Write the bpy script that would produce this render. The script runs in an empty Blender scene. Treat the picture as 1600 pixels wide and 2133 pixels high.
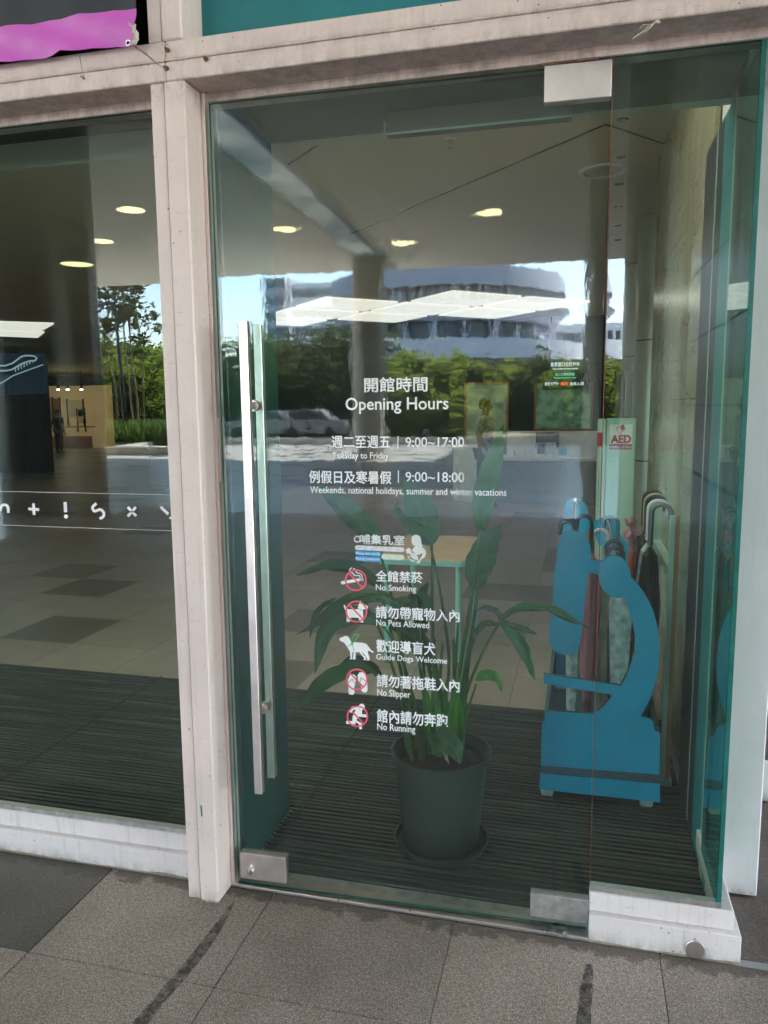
import bpy, math, random
from mathutils import Vector, Matrix, noise as mnoise
random.seed(7)
S = bpy.context.scene
COL = S.collection
R = math.radians
PI = math.pi

# ------------------------------------------------------------------ camera
CAM = Vector((0.0, -2.24, 1.6))
YAW, PITCH, ROLL, F = 0.2505815, -0.13578507, 0.00994749, 1608.0
def rotm():
    Rz = Matrix.Rotation(YAW, 3, 'Z'); Rx = Matrix.Rotation(PITCH, 3, 'X')
    B = Matrix(((1, 0, 0), (0, 0, 1), (0, -1, 0)))     # columns: right, down, forward
    Rr = Matrix.Rotation(ROLL, 3, 'Z')
    return Rz @ Rx @ B @ Rr
M3 = rotm()
right, down, fwd = M3.col[0], M3.col[1], M3.col[2]
cam = bpy.data.cameras.new('camera'); camo = bpy.data.objects.new('camera', cam); COL.objects.link(camo)
mw = Matrix((( right.x, -down.x, -fwd.x, CAM.x), (right.y, -down.y, -fwd.y, CAM.y), (right.z, -down.z, -fwd.z, CAM.z), (0, 0, 0, 1)))
camo.matrix_world = mw
cam.sensor_fit = 'HORIZONTAL'; cam.sensor_width = 36; cam.lens = F / 1600 * 36
cam.clip_start = 0.05; cam.clip_end = 2000
S.camera = camo

# ------------------------------------------------------------------ sky, sun, exposure
SUN_EL, SUN_AZ = R(55), R(140)          # azimuth clockwise from +y (the sun stands behind the viewer, to the right)
w = bpy.data.worlds.new('World'); S.world = w; w.use_nodes = True
nt = w.node_tree; bg = nt.nodes['Background']
sky = nt.nodes.new('ShaderNodeTexSky'); sky.sky_type = 'NISHITA'; sky.sun_disc = False
sky.sun_elevation = SUN_EL; sky.sun_rotation = SUN_AZ; sky.air_density = 1.0; sky.dust_density = 1.1; sky.ozone_density = 1.0
nt.links.new(sky.outputs[0], bg.inputs[0]); bg.inputs[1].default_value = 0.15
sd = Vector((math.sin(SUN_AZ) * math.cos(SUN_EL), math.cos(SUN_AZ) * math.cos(SUN_EL), math.sin(SUN_EL)))
sun = bpy.data.lights.new('sun', 'SUN'); sun.energy = 5.0; sun.angle = R(0.5); sun.color = (1, 0.94, 0.86)
suno = bpy.data.objects.new('sun', sun); COL.objects.link(suno)
suno.rotation_euler = sd.to_track_quat('Z', 'Y').to_euler(); suno.location = (0, -20, 30)
S.view_settings.view_transform = 'Standard'; S.view_settings.look = 'None'
S.view_settings.exposure = 4.15; S.view_settings.gamma = 1; S.view_settings.use_curve_mapping = False
S.render.engine = 'CYCLES'
S.cycles.max_bounces = 12; S.cycles.diffuse_bounces = 5; S.cycles.glossy_bounces = 6; S.cycles.transparent_max_bounces = 24
S.cycles.transmission_bounces = 6; S.cycles.caustics_reflective = False; S.cycles.caustics_refractive = False
S.cycles.use_denoising = True; S.cycles.sample_clamp_indirect = 6.0

# ------------------------------------------------------------------ pixel -> place in the world
def ray(px, py): return M3 @ Vector(((px - 800) / F, (py - 1066.5) / F, 1.0))
def gy(px, py, Y=0.0):
    d = ray(px, py); return CAM + d * ((Y - CAM.y) / d.y)
def gz(px, py, Z=0.0):
    d = ray(px, py); return CAM + d * ((Z - CAM.z) / d.z)
DA = R(1.6)                                        # the door stands 1.6 degrees ajar, swung out at the handle
DDIR = Vector((math.cos(DA), math.sin(DA), 0)); DN = Vector((math.sin(DA), -math.cos(DA), 0))
DOORP = Vector((0.0, 0.0, 0.0))
def door_xy(px, py, off=0.0):                      # door-local (along, height), off = metres out of the glass
    d = ray(px, py); o = DOORP + DN * off
    t = (o - CAM).dot(DN) / d.dot(DN); p = CAM + d * t
    return ((p - DOORP).dot(DDIR), p.z)
def dmir(v):                                       # mirrored in the door
    return v - DN * (2 * (v - DOORP).dot(DN))
def wmir(v): return Vector((v.x, -v.y, v.z))       # mirrored in the fixed panes

# ------------------------------------------------------------------ materials
def mat(name): 
    m = bpy.data.materials.new(name); m.use_nodes = True
    return m, m.node_tree, m.node_tree.nodes['Principled BSDF']
def node(nt, t, **k):
    n = nt.nodes.new(t)
    for a, b in k.items(): setattr(n, a, b)
    return n
def ramp(nt, fac, stops):
    r = node(nt, 'ShaderNodeValToRGB'); e = r.color_ramp.elements
    while len(e) < len(stops): e.new(0.5)
    for el, (p, c) in zip(e, stops):
        el.position = p; el.color = (c[0], c[1], c[2], 1) if hasattr(c, '__len__') else (c, c, c, 1)
    nt.links.new(fac, r.inputs[0]); return r.outputs[0]
def tex(nt, scale, detail=4, rough=0.6, vec=None, dist=0):
    n = node(nt, 'ShaderNodeTexNoise'); n.inputs['Scale'].default_value = scale
    n.inputs['Detail'].default_value = detail; n.inputs['Roughness'].default_value = rough; n.inputs['Distortion'].default_value = dist
    if vec is not None: nt.links.new(vec, n.inputs['Vector'])
    return n.outputs['Fac']
def objco(nt, scale=None, kind='Object'):
    c = node(nt, 'ShaderNodeTexCoord').outputs[kind]
    if scale is not None:
        m = node(nt, 'ShaderNodeMapping'); m.inputs['Scale'].default_value = scale; nt.links.new(c, m.inputs[0]); c = m.outputs[0]
    return c
def worldco(nt, scale=None):
    c = node(nt, 'ShaderNodeNewGeometry').outputs['Position']
    if scale is not None:
        m = node(nt, 'ShaderNodeMapping'); m.inputs['Scale'].default_value = scale; nt.links.new(c, m.inputs[0]); c = m.outputs[0]
    return c
def mix(nt, f, a, b, mode='MIX'):
    m = node(nt, 'ShaderNodeMix', data_type='RGBA', blend_type=mode)
    for s, v in ((0, f), (6, a), (7, b)):
        if hasattr(v, 'is_output') or isinstance(v, bpy.types.NodeSocket): nt.links.new(v, m.inputs[s])
        elif s == 0: m.inputs[0].default_value = v
        else: m.inputs[s].default_value = (v[0], v[1], v[2], 1)
    return m.outputs[2]
def bump(nt, b, h, strength=0.3, dist=0.002):
    n = node(nt, 'ShaderNodeBump'); n.inputs['Strength'].default_value = strength; n.inputs['Distance'].default_value = dist
    nt.links.new(h, n.inputs['Height']); nt.links.new(n.outputs[0], b.inputs['Normal'])
def simple(name, c, rough=0.5, metal=0.0, var=0.12, scale=6.0, emit=None, es=1.0, bmp=0.0, spec=0.5):
    m, nt, b = mat(name)
    f = tex(nt, scale, 5, 0.6, worldco(nt))
    lo = [x * (1 - var) for x in c]; hi = [min(1, x * (1 + var)) for x in c]
    nt.links.new(ramp(nt, f, [(0.3, lo), (0.7, hi)]), b.inputs['Base Color'])
    b.inputs['Roughness'].default_value = rough; b.inputs['Metallic'].default_value = metal
    b.inputs['Specular IOR Level'].default_value = spec
    if bmp: bump(nt, b, tex(nt, scale * 12, 4, 0.6, worldco(nt)), bmp, 0.001)
    if emit:
        b.inputs['Emission Color'].default_value = (*emit, 1); b.inputs['Emission Strength'].default_value = es
    return m
def paint_mat(name, base, streak=0.5, specks=True):
    m, nt, b = mat(name); g = worldco(nt)
    n1 = tex(nt, 3.5, 6, 0.65, g)
    c = ramp(nt, n1, [(0.3, [x * 0.88 for x in base]), (0.7, base)])
    st = tex(nt, 1.0, 5, 0.7, worldco(nt, (60, 60, 2.5)))
    c = mix(nt, ramp(nt, st, [(0.54, 0.0), (0.78, streak * 0.7)]), c, (base[0] * .55, base[1] * .5, base[2] * .44))
    if specks:
        v = node(nt, 'ShaderNodeTexVoronoi'); v.inputs['Scale'].default_value = 30; nt.links.new(g, v.inputs['Vector'])
        sz = tex(nt, 9, 2, .5, g)
        mth = node(nt, 'ShaderNodeMath', operation='MULTIPLY'); nt.links.new(sz, mth.inputs[0]); mth.inputs[1].default_value = 0.17
        lt = node(nt, 'ShaderNodeMath', operation='LESS_THAN'); nt.links.new(v.outputs['Distance'], lt.inputs[0]); nt.links.new(mth.outputs[0], lt.inputs[1])
        msk = node(nt, 'ShaderNodeMath', operation='MULTIPLY'); nt.links.new(lt.outputs[0], msk.inputs[0])
        nt.links.new(ramp(nt, tex(nt, 5, 3, .6, worldco(nt, (1, 1, .6))), [(0.50, 0.0), (0.60, 0.75)]), msk.inputs[1])
        c = mix(nt, msk.outputs[0], c, (0.10, 0.07, 0.05))
        # hairline scratches and scuffs
        s2 = tex(nt, 1.0, 3, 0.5, worldco(nt, (35, 35, 160)))
        c = mix(nt, ramp(nt, s2, [(0.66, 0.0), (0.72, 0.45)]), c, (0.36, 0.32, 0.29))
    # grime gathered at the beam joint and foot; also darkens the whole beam underside
    sp = node(nt, 'ShaderNodeSeparateXYZ'); nt.links.new(g, sp.inputs[0])
    dv = node(nt, 'ShaderNodeMath', operation='MULTIPLY'); nt.links.new(sp.outputs['Z'], dv.inputs[0]); dv.inputs[1].default_value = 1 / 3
    zm = ramp(nt, dv.outputs[0], [(0.0, .7), (0.006, .35), (0.016, 0.0), (0.815, 0.0), (0.838, .6), (0.8415, .35), (0.852, .12), (0.858, .45), (0.862, .2), (0.88, 0.0)])
    c = mix(nt, mix(nt, 1.0, zm, ramp(nt, tex(nt, 22, 6, .75, worldco(nt, (1, 1, .5))), [(.40, 0.0), (.62, 1.0)]), 'MULTIPLY'), c, (0.16, 0.125, 0.095))
    nt.links.new(c, b.inputs['Base Color']); b.inputs['Roughness'].default_value = 0.42
    bump(nt, b, tex(nt, 18, 5, 0.6, g), 0.15, 0.002)
    return m
MAT = {}
MAT['paint'] = paint_mat('frame_paint', (0.78, 0.635, 0.59))
MAT['paint_low'] = paint_mat('scuffed_sill_paint', (0.80, 0.72, 0.71), 0.9)
MAT['white'] = paint_mat('white_wall_paint', (0.78, 0.78, 0.79), 0.3, False)

def granite(name, dark):
    m, nt, b = mat(name); g = worldco(nt)
    a = tex(nt, 260, 2, 0.7, g); a2 = tex(nt, 90, 3, 0.7, g)
    if dark: st = [(0.36, (.05,.047,.044)), (0.52, (.12,.11,.10)), (0.68, (.28,.26,.24))]
    else: st = [(0.34, (0.13, 0.103, 0.088)), (0.5, (0.37, 0.300, 0.258)), (0.66, (0.78, 0.67, 0.60))]
    c = ramp(nt, a, st)
    c = mix(nt, ramp(nt, a2, [(0.35, 0.6), (0.6, 0.0)]), c, (0.05, 0.045, 0.04) if dark else (0.12, 0.10, 0.088))
    big = tex(nt, 1.7, 5, 0.7, g)
    c = mix(nt, 1.0, c, ramp(nt, big, [(0.3, (0.66, 0.61, 0.57)), (0.7, (1.12, 1.08, 1.05))]), 'MULTIPLY')
    c = mix(nt, ramp(nt, tex(nt, 0.9, 7, .8, worldco(nt, (1, 1, 1)), 1.5), [(.60, 0.0), (.74, .30)]), c, (0.10, 0.08, 0.065))
    oi = node(nt, 'ShaderNodeObjectInfo')
    c = mix(nt, 1.0, c, ramp(nt, oi.outputs['Random'], [(0, 0.86), (1, 1.06)]), 'MULTIPLY')
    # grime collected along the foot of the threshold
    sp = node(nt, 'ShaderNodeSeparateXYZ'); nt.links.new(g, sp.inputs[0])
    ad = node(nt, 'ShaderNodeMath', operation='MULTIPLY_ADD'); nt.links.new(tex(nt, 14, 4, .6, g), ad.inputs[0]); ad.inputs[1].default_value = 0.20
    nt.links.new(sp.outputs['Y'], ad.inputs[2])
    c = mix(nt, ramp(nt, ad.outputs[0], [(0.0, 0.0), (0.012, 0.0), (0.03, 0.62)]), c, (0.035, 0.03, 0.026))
    nt.links.new(c, b.inputs['Base Color']); b.inputs['Roughness'].default_value = 0.5 if not dark else 0.42
    bump(nt, b, a, 0.35, 0.0012)
    return m
MAT['granite'] = granite('speckled_granite', False)
MAT['granite_dark'] = granite('dark_granite', True)

def paving_mat():
    m, nt, b = mat('plaza_paving'); g = worldco(nt)
    br = node(nt, 'ShaderNodeVectorMath', operation='ADD'); nt.links.new(g, br.inputs[0]); br.inputs[1].default_value = (1.561 + 60.6, 0.468 + 60.6, 0)
    dv = node(nt, 'ShaderNodeVectorMath', operation='DIVIDE'); nt.links.new(br.outputs[0], dv.inputs[0]); dv.inputs[1].default_value = (0.606, 0.606, 1)
    fl = node(nt, 'ShaderNodeVectorMath', operation='FLOOR'); nt.links.new(dv.outputs[0], fl.inputs[0])
    wn = node(nt, 'ShaderNodeTexWhiteNoise', noise_dimensions='2D'); nt.links.new(fl.outputs[0], wn.inputs['Vector'])
    c = ramp(nt, wn.outputs['Value'], [(0.0, 0.10), (0.115, 0.10), (0.12, (0.38, 0.37, 0.36)), (1.0, (0.48, 0.47, 0.455))])
    fr = node(nt, 'ShaderNodeVectorMath', operation='FRACTION'); nt.links.new(dv.outputs[0], fr.inputs[0])
    sp = node(nt, 'ShaderNodeSeparateXYZ'); nt.links.new(fr.outputs[0], sp.inputs[0])
    mn = node(nt, 'ShaderNodeMath', operation='MINIMUM'); nt.links.new(sp.outputs[0], mn.inputs[0]); nt.links.new(sp.outputs[1], mn.inputs[1])
    lt = node(nt, 'ShaderNodeMath', operation='LESS_THAN'); nt.links.new(mn.outputs[0], lt.inputs[0]); lt.inputs[1].default_value = 0.012
    c = mix(nt, lt.outputs[0], c, (0.05, 0.045, 0.04))
    c = mix(nt, 1.0, c, ramp(nt, tex(nt, 0.5, 6, .65, g), [(0.3, 0.8), (0.7, 1.1)]), 'MULTIPLY')
    nt.links.new(c, b.inputs['Base Color']); b.inputs['Roughness'].default_value = 0.26; b.inputs['Specular IOR Level'].default_value = 0.7
    return m
MAT['paving'] = paving_mat()

def glass_mat(name, tint, k=1.0, wob=0.0, rough=0.0, dirt=0.05):
    m, nt, b = mat(name); nt.nodes.remove(b); out = nt.nodes['Material Output']
    tr = node(nt, 'ShaderNodeBsdfTransparent'); tr.inputs[0].default_value = (*tint, 1)
    gl = node(nt, 'ShaderNodeBsdfGlossy'); gl.inputs['Roughness'].default_value = rough; gl.inputs['Color'].default_value = (1, 1, 1, 1)
    lwt = node(nt, 'ShaderNodeLayerWeight'); lwt.inputs['Blend'].default_value = 0.5
    pw = node(nt, 'ShaderNodeMath', operation='POWER'); nt.links.new(lwt.outputs['Facing'], pw.inputs[0]); pw.inputs[1].default_value = 5.0
    mu = node(nt, 'ShaderNodeMath', operation='MULTIPLY_ADD', use_clamp=True); nt.links.new(pw.outputs[0], mu.inputs[0]); mu.inputs[1].default_value = 0.9; mu.inputs[2].default_value = 0.042 * k
    if wob:
        bp = node(nt, 'ShaderNodeBump'); bp.inputs['Strength'].default_value = 1.0; bp.inputs['Distance'].default_value = wob
        h0 = tex(nt, 1.0, 3, 0.55, worldco(nt, (26, 26, 9))); h1 = tex(nt, 1.0, 2, 0.5, worldco(nt, (190, 190, 60)))
        hm_ = node(nt, 'ShaderNodeMath', operation='MULTIPLY_ADD'); nt.links.new(h1, hm_.inputs[0]); hm_.inputs[1].default_value = 0.05; nt.links.new(h0, hm_.inputs[2]); h = hm_.outputs[0]
        nt.links.new(h, bp.inputs['Height']); nt.links.new(bp.outputs[0], gl.inputs['Normal'])
    ms = node(nt, 'ShaderNodeMixShader'); nt.links.new(mu.outputs[0], ms.inputs[0]); nt.links.new(tr.outputs[0], ms.inputs[1]); nt.links.new(gl.outputs[0], ms.inputs[2])
    # a thin film of dust and dried splashes on the glass, thicker low down
    df = node(nt, 'ShaderNodeBsdfDiffuse'); df.inputs[0].default_value = (0.62, 0.64, 0.60, 1)
    g = worldco(nt)
    d1 = ramp(nt, tex(nt, 2.2, 6, .7, g), [(0.35, dirt * 0.25), (0.75, dirt)])
    spk = ramp(nt, tex(nt, 240, 2, .5, g), [(0.70, 0.0), (0.77, 0.30)])
    sp = node(nt, 'ShaderNodeSeparateXYZ'); nt.links.new(g, sp.inputs[0])
    low = ramp(nt, sp.outputs['Z'], [(0.05, 0.9), (0.55, 0.06)])
    scr = ramp(nt, tex(nt, 1.0, 4, .6, worldco(nt, (11, 11, 330))), [(0.71, 0.0), (0.74, 0.10)])
    s = mix(nt, 1.0, mix(nt, 1.0, d1, mix(nt, 1.0, spk, low, 'MULTIPLY'), 'ADD'), mix(nt, 1.0, scr, low, 'MULTIPLY'), 'ADD')
    m2 = node(nt, 'ShaderNodeMixShader'); nt.links.new(s, m2.inputs[0]); nt.links.new(ms.outputs[0], m2.inputs[1]); nt.links.new(df.outputs[0], m2.inputs[2])
    nt.links.new(m2.outputs[0], out.inputs[0])
    return m
MAT['door_glass'] = glass_mat('door_glass', (0.85, 0.925, 0.90), 1.0, 0.00015, 0.005, 0.0025)
MAT['pane_glass'] = glass_mat('window_glass', (0.83, 0.92, 0.89), 1.0, 0.00002, 0.0, 0.0015)
MAT['return_glass'] = glass_mat('return_glass', (0.10, 0.52, 0.47), 0.6, 0.00002, 0.0, 0.008)
MAT['edge'] = simple('green_glass_edge', (0.015, 0.14, 0.12), 0.15, 0, 0.2, 20)
MAT['steel'] = simple('brushed_steel', (0.78, 0.69, 0.65), 0.38, 1.0, 0.12, 14, bmp=0.1)
MAT['steel_dull'] = simple('dull_scratched_steel', (0.52, 0.50, 0.49), 0.46, 0.9, 0.3, 25, bmp=0.2)
MAT['chrome'] = simple('chrome', (0.8, 0.8, 0.8), 0.12, 1.0, 0.05)
MAT['rust'] = simple('rusty_bolt', (0.22, 0.10, 0.06), 0.7, 0.4, 0.4, 90)
MAT['teal'] = simple('teal_panel_paint', (0.004, 0.17, 0.19), 0.4, 0, 0.1, 4)
MAT['teal_dark'] = simple('dark_teal_metal', (0.002, 0.070, 0.068), 0.35, 0, 0.1, 4)
MAT['teal_bright'] = simple('bright_teal_paint', (0.0, 0.24, 0.25), 0.35, 0, 0.1, 4)
MAT['navy'] = simple('navy_channel', (0.010, 0.018, 0.028), 0.4)
MAT['pale_green'] = simple('pale_green_seal', (0.38, 0.52, 0.45), 0.4)
MAT['black'] = simple('black_plastic', (0.012, 0.012, 0.013), 0.35)
MAT['void'] = simple('dark_recess', (0.006, 0.006, 0.007), 0.9)
MAT['white_p'] = simple('white_vinyl', (0.85, 0.85, 0.86), 0.5, 0, 0.03, 40)
MAT['red_v'] = simple('red_vinyl', (0.78, 0.10, 0.17), 0.5, 0, 0.05, 40)
MAT['green_v'] = simple('green_vinyl', (0.08, 0.62, 0.20), 0.5, 0, 0.05)
MAT['blue_v'] = simple('blue_vinyl', (0.06, 0.36, 0.68), 0.5, 0, 0.05)
MAT['grey_v'] = simple('pale_worn_vinyl', (0.66, 0.67, 0.68), 0.5, 0, 0.2, 150)
MAT['cream_v'] = simple('cream_worn_vinyl', (0.62, 0.64, 0.55), 0.5, 0, 0.2, 150)
MAT['ink'] = simple('dark_ink', (0.05, 0.05, 0.06), 0.5)
MAT['red_ink'] = simple('dark_red_ink', (0.42, 0.015, 0.03), 0.5)
MAT['caulk'] = simple('yellowed_caulk', (0.30, 0.25, 0.19), 0.7, 0, 0.3, 40, bmp=0.3)

def marble_mat():
    m, nt, b = mat('veined_marble'); g = worldco(nt)
    c = ramp(nt, tex(nt, 3, 6, .65, worldco(nt, (1, 1.2, .5)), 1.2), [(0.3, (0.29, 0.25, 0.16)), (0.5, (0.38, 0.335, 0.22)), (0.7, (0.47, 0.42, 0.29))])
    v = tex(nt, 1.0, 5, .6, worldco(nt, (1, 1.6, 7)), .6)
    c = mix(nt, ramp(nt, v, [(0.485, 0), (0.5, 0.4), (0.515, 0)]), c, (0.14, 0.12, 0.08))
    nt.links.new(c, b.inputs['Base Color']); b.inputs['Roughness'].default_value = 0.2
    return m
MAT['marble'] = marble_mat()
MAT['orange_stone'] = simple('orange_brown_stone_edge', (0.42, 0.20, 0.09), 0.4)
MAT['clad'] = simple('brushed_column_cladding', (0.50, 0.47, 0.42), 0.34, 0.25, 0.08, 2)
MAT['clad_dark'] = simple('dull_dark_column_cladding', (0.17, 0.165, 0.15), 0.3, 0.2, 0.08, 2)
MAT['soffit'] = simple('soffit_slat_paint', (0.82, 0.78, 0.70), 0.6, 0, 0.06, 1)
MAT['ceiling'] = simple('interior_ceiling_paint', (0.76, 0.72, 0.62), 0.7, 0, 0.05, 1)
MAT['dark_joint'] = simple('dark_joint', (0.07, 0.068, 0.06), 0.8)
MAT['downlight'] = simple('lit_downlight', (0.9, 0.85, 0.6), 0.5, emit=(1.0, 0.86, 0.42), es=1.1)
MAT['downlight_in'] = simple('lit_hall_downlight', (0.9, 0.85, 0.6), 0.5, emit=(1.0, 0.88, 0.46), es=0.085)
MAT['light_panel'] = simple('lit_ceiling_panel', (0.9, 0.88, 0.8), 0.5, emit=(1.0, 0.85, 0.78), es=0.060)
MAT['added_fill_panel'] = simple('added_entrance_fill', (0.9, 0.88, 0.8), 0.5, emit=(1.0, 0.93, 0.82), es=0.26)  # glow for the unseen panels added to brighten the entrance
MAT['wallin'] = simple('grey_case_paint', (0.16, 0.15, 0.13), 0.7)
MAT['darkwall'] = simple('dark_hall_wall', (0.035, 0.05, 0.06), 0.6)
MAT['counter'] = simple('off_white_counter', (0.9, 0.9, 0.86), 0.4)
MAT['counter_side'] = simple('grey_counter_panel', (0.20, 0.20, 0.18), 0.5)
MAT['aed'] = simple('mint_cabinet_paint', (0.46, 0.66, 0.55), 0.4, 0, 0.04)
MAT['mint'] = simple('mint_table_steel', (0.28, 0.55, 0.47), 0.35, 0, 0.05)
MAT['wood'] = simple('beech_table_top', (0.72, 0.50, 0.28), 0.45, 0, 0.1, 5)
MAT['rack'] = simple('bright_blue_board', (0.002, 0.45, 0.76), 0.36, 0, 0.10, 5)
MAT['rack_edge'] = simple('grey_blue_board_edge', (0.06, 0.14, 0.18), 0.6)
MAT['pot'] = simple('dark_green_plastic_pot', (0.030, 0.043, 0.037), 0.5, 0, 0.12, 6)
MAT['soil'] = simple('potting_soil', (0.022, 0.016, 0.012), 0.95, 0, 0.6, 60, bmp=0.8)
MAT['rubber'] = simple('mat_rubber', (0.006, 0.007, 0.007), 0.8, 0, 0.3, 60)
MAT['plastic_clear'] = simple('cloudy_plastic_sleeve', (0.55, 0.62, 0.60), 0.12, 0, 0.45, 28)
MAT['pink'] = simple('pink_fabric', (0.75, 0.27, 0.32), 0.6, 0, 0.2, 10)
MAT['orange'] = simple('orange_fabric', (0.70, 0.12, 0.03), 0.6)
MAT['cream_f'] = simple('cream_fabric', (0.52, 0.47, 0.30), 0.6, 0, 0.2, 20)
MAT['bluefab'] = simple('blue_gloss_handle', (0.02, 0.17, 0.27), 0.25)
MAT['skin'] = simple('skin', (0.60, 0.36, 0.26), 0.55, 0, 0.05)
MAT['hair'] = simple('dark_hair', (0.03, 0.025, 0.022), 0.6)
MAT['trouser'] = simple('dark_trousers', (0.022, 0.025, 0.035), 0.8)
MAT['darkcoat'] = simple('dark_clothing', (0.02, 0.015, 0.016), 0.8)

def plaid():
    m, nt, b = mat('grey_plaid_shirt')
    wv = node(nt, 'ShaderNodeTexChecker'); wv.inputs['Scale'].default_value = 28; nt.links.new(worldco(nt), wv.inputs['Vector'])
    wv.inputs['Color1'].default_value = (0.75, 0.75, 0.75, 1); wv.inputs['Color2'].default_value = (0.25, 0.27, 0.31, 1)
    nt.links.new(mix(nt, 0.45, wv.outputs[0], ramp(nt, tex(nt, 25, 3, .6, worldco(nt)), [(.35, .3), (.65, .7)])), b.inputs['Base Color'])
    b.inputs['Roughness'].default_value = 0.8; return m
MAT['plaid'] = plaid()
def mat_carpet():
    m, nt, b = mat('ribbed_entrance_mat'); g = worldco(nt)
    f = tex(nt, 1.0, 3, .6, worldco(nt, (1.2, 110, 1)))
    c = ramp(nt, f, [(0.38, (0.022, 0.029, 0.026)), (0.50, (0.038, 0.047, 0.042)), (0.64, (0.12, 0.135, 0.12))])
    c = mix(nt, 1.0, c, ramp(nt, tex(nt, 180, 2, .6, g), [(.3, .5), (.7, 1.3)]), 'MULTIPLY')
    oi = node(nt, 'ShaderNodeObjectInfo')
    nt.links.new(c, b.inputs['Base Color']); b.inputs['Roughness'].default_value = 0.9
    bump(nt, b, tex(nt, 200, 2, .6, g), .6, .002); return m
MAT['rib'] = mat_carpet()
def floor_in():
    m, nt, b = mat('interior_floor_stone'); g = worldco(nt)
    br = node(nt, 'ShaderNodeVectorMath', operation='ADD'); nt.links.new(g, br.inputs[0]); br.inputs[1].default_value = (1.561 + 60.6, 0.2 + 60.6, 0)
    dv = node(nt, 'ShaderNodeVectorMath', operation='DIVIDE'); nt.links.new(br.outputs[0], dv.inputs[0]); dv.inputs[1].default_value = (0.606, 0.606, 1)
    fl = node(nt, 'ShaderNodeVectorMath', operation='FLOOR'); nt.links.new(dv.outputs[0], fl.inputs[0])
    wn = node(nt, 'ShaderNodeTexWhiteNoise', noise_dimensions='2D'); nt.links.new(fl.outputs[0], wn.inputs['Vector'])
    c = ramp(nt, wn.outputs['Value'], [(0.0, (0.19, .16, .13)), (0.07, (0.19, .16, .13)), (0.075, (0.38, 0.315, 0.25)), (1.0, (0.44, 0.365, 0.295))])
    fr = node(nt, 'ShaderNodeVectorMath', operation='FRACTION'); nt.links.new(dv.outputs[0], fr.inputs[0])
    sp = node(nt, 'ShaderNodeSeparateXYZ'); nt.links.new(fr.outputs[0], sp.inputs[0])
    mn = node(nt, 'ShaderNodeMath', operation='MINIMUM'); nt.links.new(sp.outputs[0], mn.inputs[0]); nt.links.new(sp.outputs[1], mn.inputs[1])
    lt = node(nt, 'ShaderNodeMath', operation='LESS_THAN'); nt.links.new(mn.outputs[0], lt.inputs[0]); lt.inputs[1].default_value = 0.010
    c = mix(nt, lt.outputs[0], c, (0.22, 0.18, 0.145))
    c = mix(nt, 1.0, c, ramp(nt, tex(nt, 3, 6, .7, g), [(0.3, 0.85), (0.7, 1.1)]), 'MULTIPLY')
    nt.links.new(c, b.inputs['Base Color']); b.inputs['Roughness'].default_value = 0.38; return m
MAT['floor_in'] = floor_in()
def leaf_mat(name, a, bcol, trans=0.25, sc=30):
    m, nt, b = mat(name); g = worldco(nt)
    c = ramp(nt, tex(nt, sc, 4, .6, g), [(0.3, a), (0.7, bcol)])
    if sc == 9:
        ab = node(nt, 'ShaderNodeAttribute', attribute_name='blade'); sx = node(nt, 'ShaderNodeSeparateXYZ'); nt.links.new(ab.outputs['Vector'], sx.inputs[0])
        av = node(nt, 'ShaderNodeMath', operation='ABSOLUTE'); nt.links.new(sx.outputs[1], av.inputs[0])
        ma = node(nt, 'ShaderNodeMath', operation='MULTIPLY_ADD'); nt.links.new(av.outputs[0], ma.inputs[0]); ma.inputs[1].default_value = -0.16; nt.links.new(sx.outputs[0], ma.inputs[2])
        ms_ = node(nt, 'ShaderNodeMath', operation='MULTIPLY'); nt.links.new(ma.outputs[0], ms_.inputs[0]); ms_.inputs[1].default_value = 190.0
        sn = node(nt, 'ShaderNodeMath', operation='SINE'); nt.links.new(ms_.outputs[0], sn.inputs[0])
        c = mix(nt, 1.0, c, ramp(nt, sn.outputs[0], [(0.0, (.80, .85, .8)), (1.0, (1.2, 1.15, 1.15))]), 'MULTIPLY')
        c = mix(nt, ramp(nt, av.outputs[0], [(0.0, .35), (.10, 0.0)]), c, (.12, .24, .07))
        bump(nt, b, sn.outputs[0], .35, .0006)
        oi = node(nt, 'ShaderNodeObjectInfo'); c = mix(nt, 1.0, c, ramp(nt, oi.outputs['Random'], [(0, (.65, .7, .7)), (1, (1.35, 1.25, 1.1))]), 'MULTIPLY')
    nt.links.new(c, b.inputs['Base Color']); b.inputs['Roughness'].default_value = 0.36
    out = nt.nodes['Material Output']; tl = node(nt, 'ShaderNodeBsdfTranslucent'); nt.links.new(c, tl.inputs[0])
    ms = node(nt, 'ShaderNodeMixShader'); ms.inputs[0].default_value = trans
    nt.links.new(b.outputs[0], ms.inputs[1]); nt.links.new(tl.outputs[0], ms.inputs[2]); nt.links.new(ms.outputs[0], out.inputs[0])
    return m
MAT['leaf'] = leaf_mat('glossy_plant_leaf', (0.020, 0.075, 0.024), (0.042, 0.14, 0.038), 0.12, 9)
MAT['leaf_bright'] = leaf_mat('fresh_plant_leaf', (0.03, 0.17, 0.015), (0.06, 0.27, 0.025), 0.2, 9)
MAT['stem'] = leaf_mat('plant_stalk', (0.03, 0.08, 0.02), (0.08, 0.17, 0.035), 0.1, 14)
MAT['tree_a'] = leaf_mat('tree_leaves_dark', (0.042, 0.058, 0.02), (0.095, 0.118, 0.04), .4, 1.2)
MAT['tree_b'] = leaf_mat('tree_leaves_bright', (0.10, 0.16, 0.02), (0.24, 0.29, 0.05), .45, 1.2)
MAT['grass'] = leaf_mat('grass_blades', (0.06, 0.12, 0.02), (0.16, 0.24, 0.06), .3, 2)
MAT['bark'] = simple('bark', (0.13, 0.10, 0.075), 0.9, 0, .3, 8)
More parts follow.
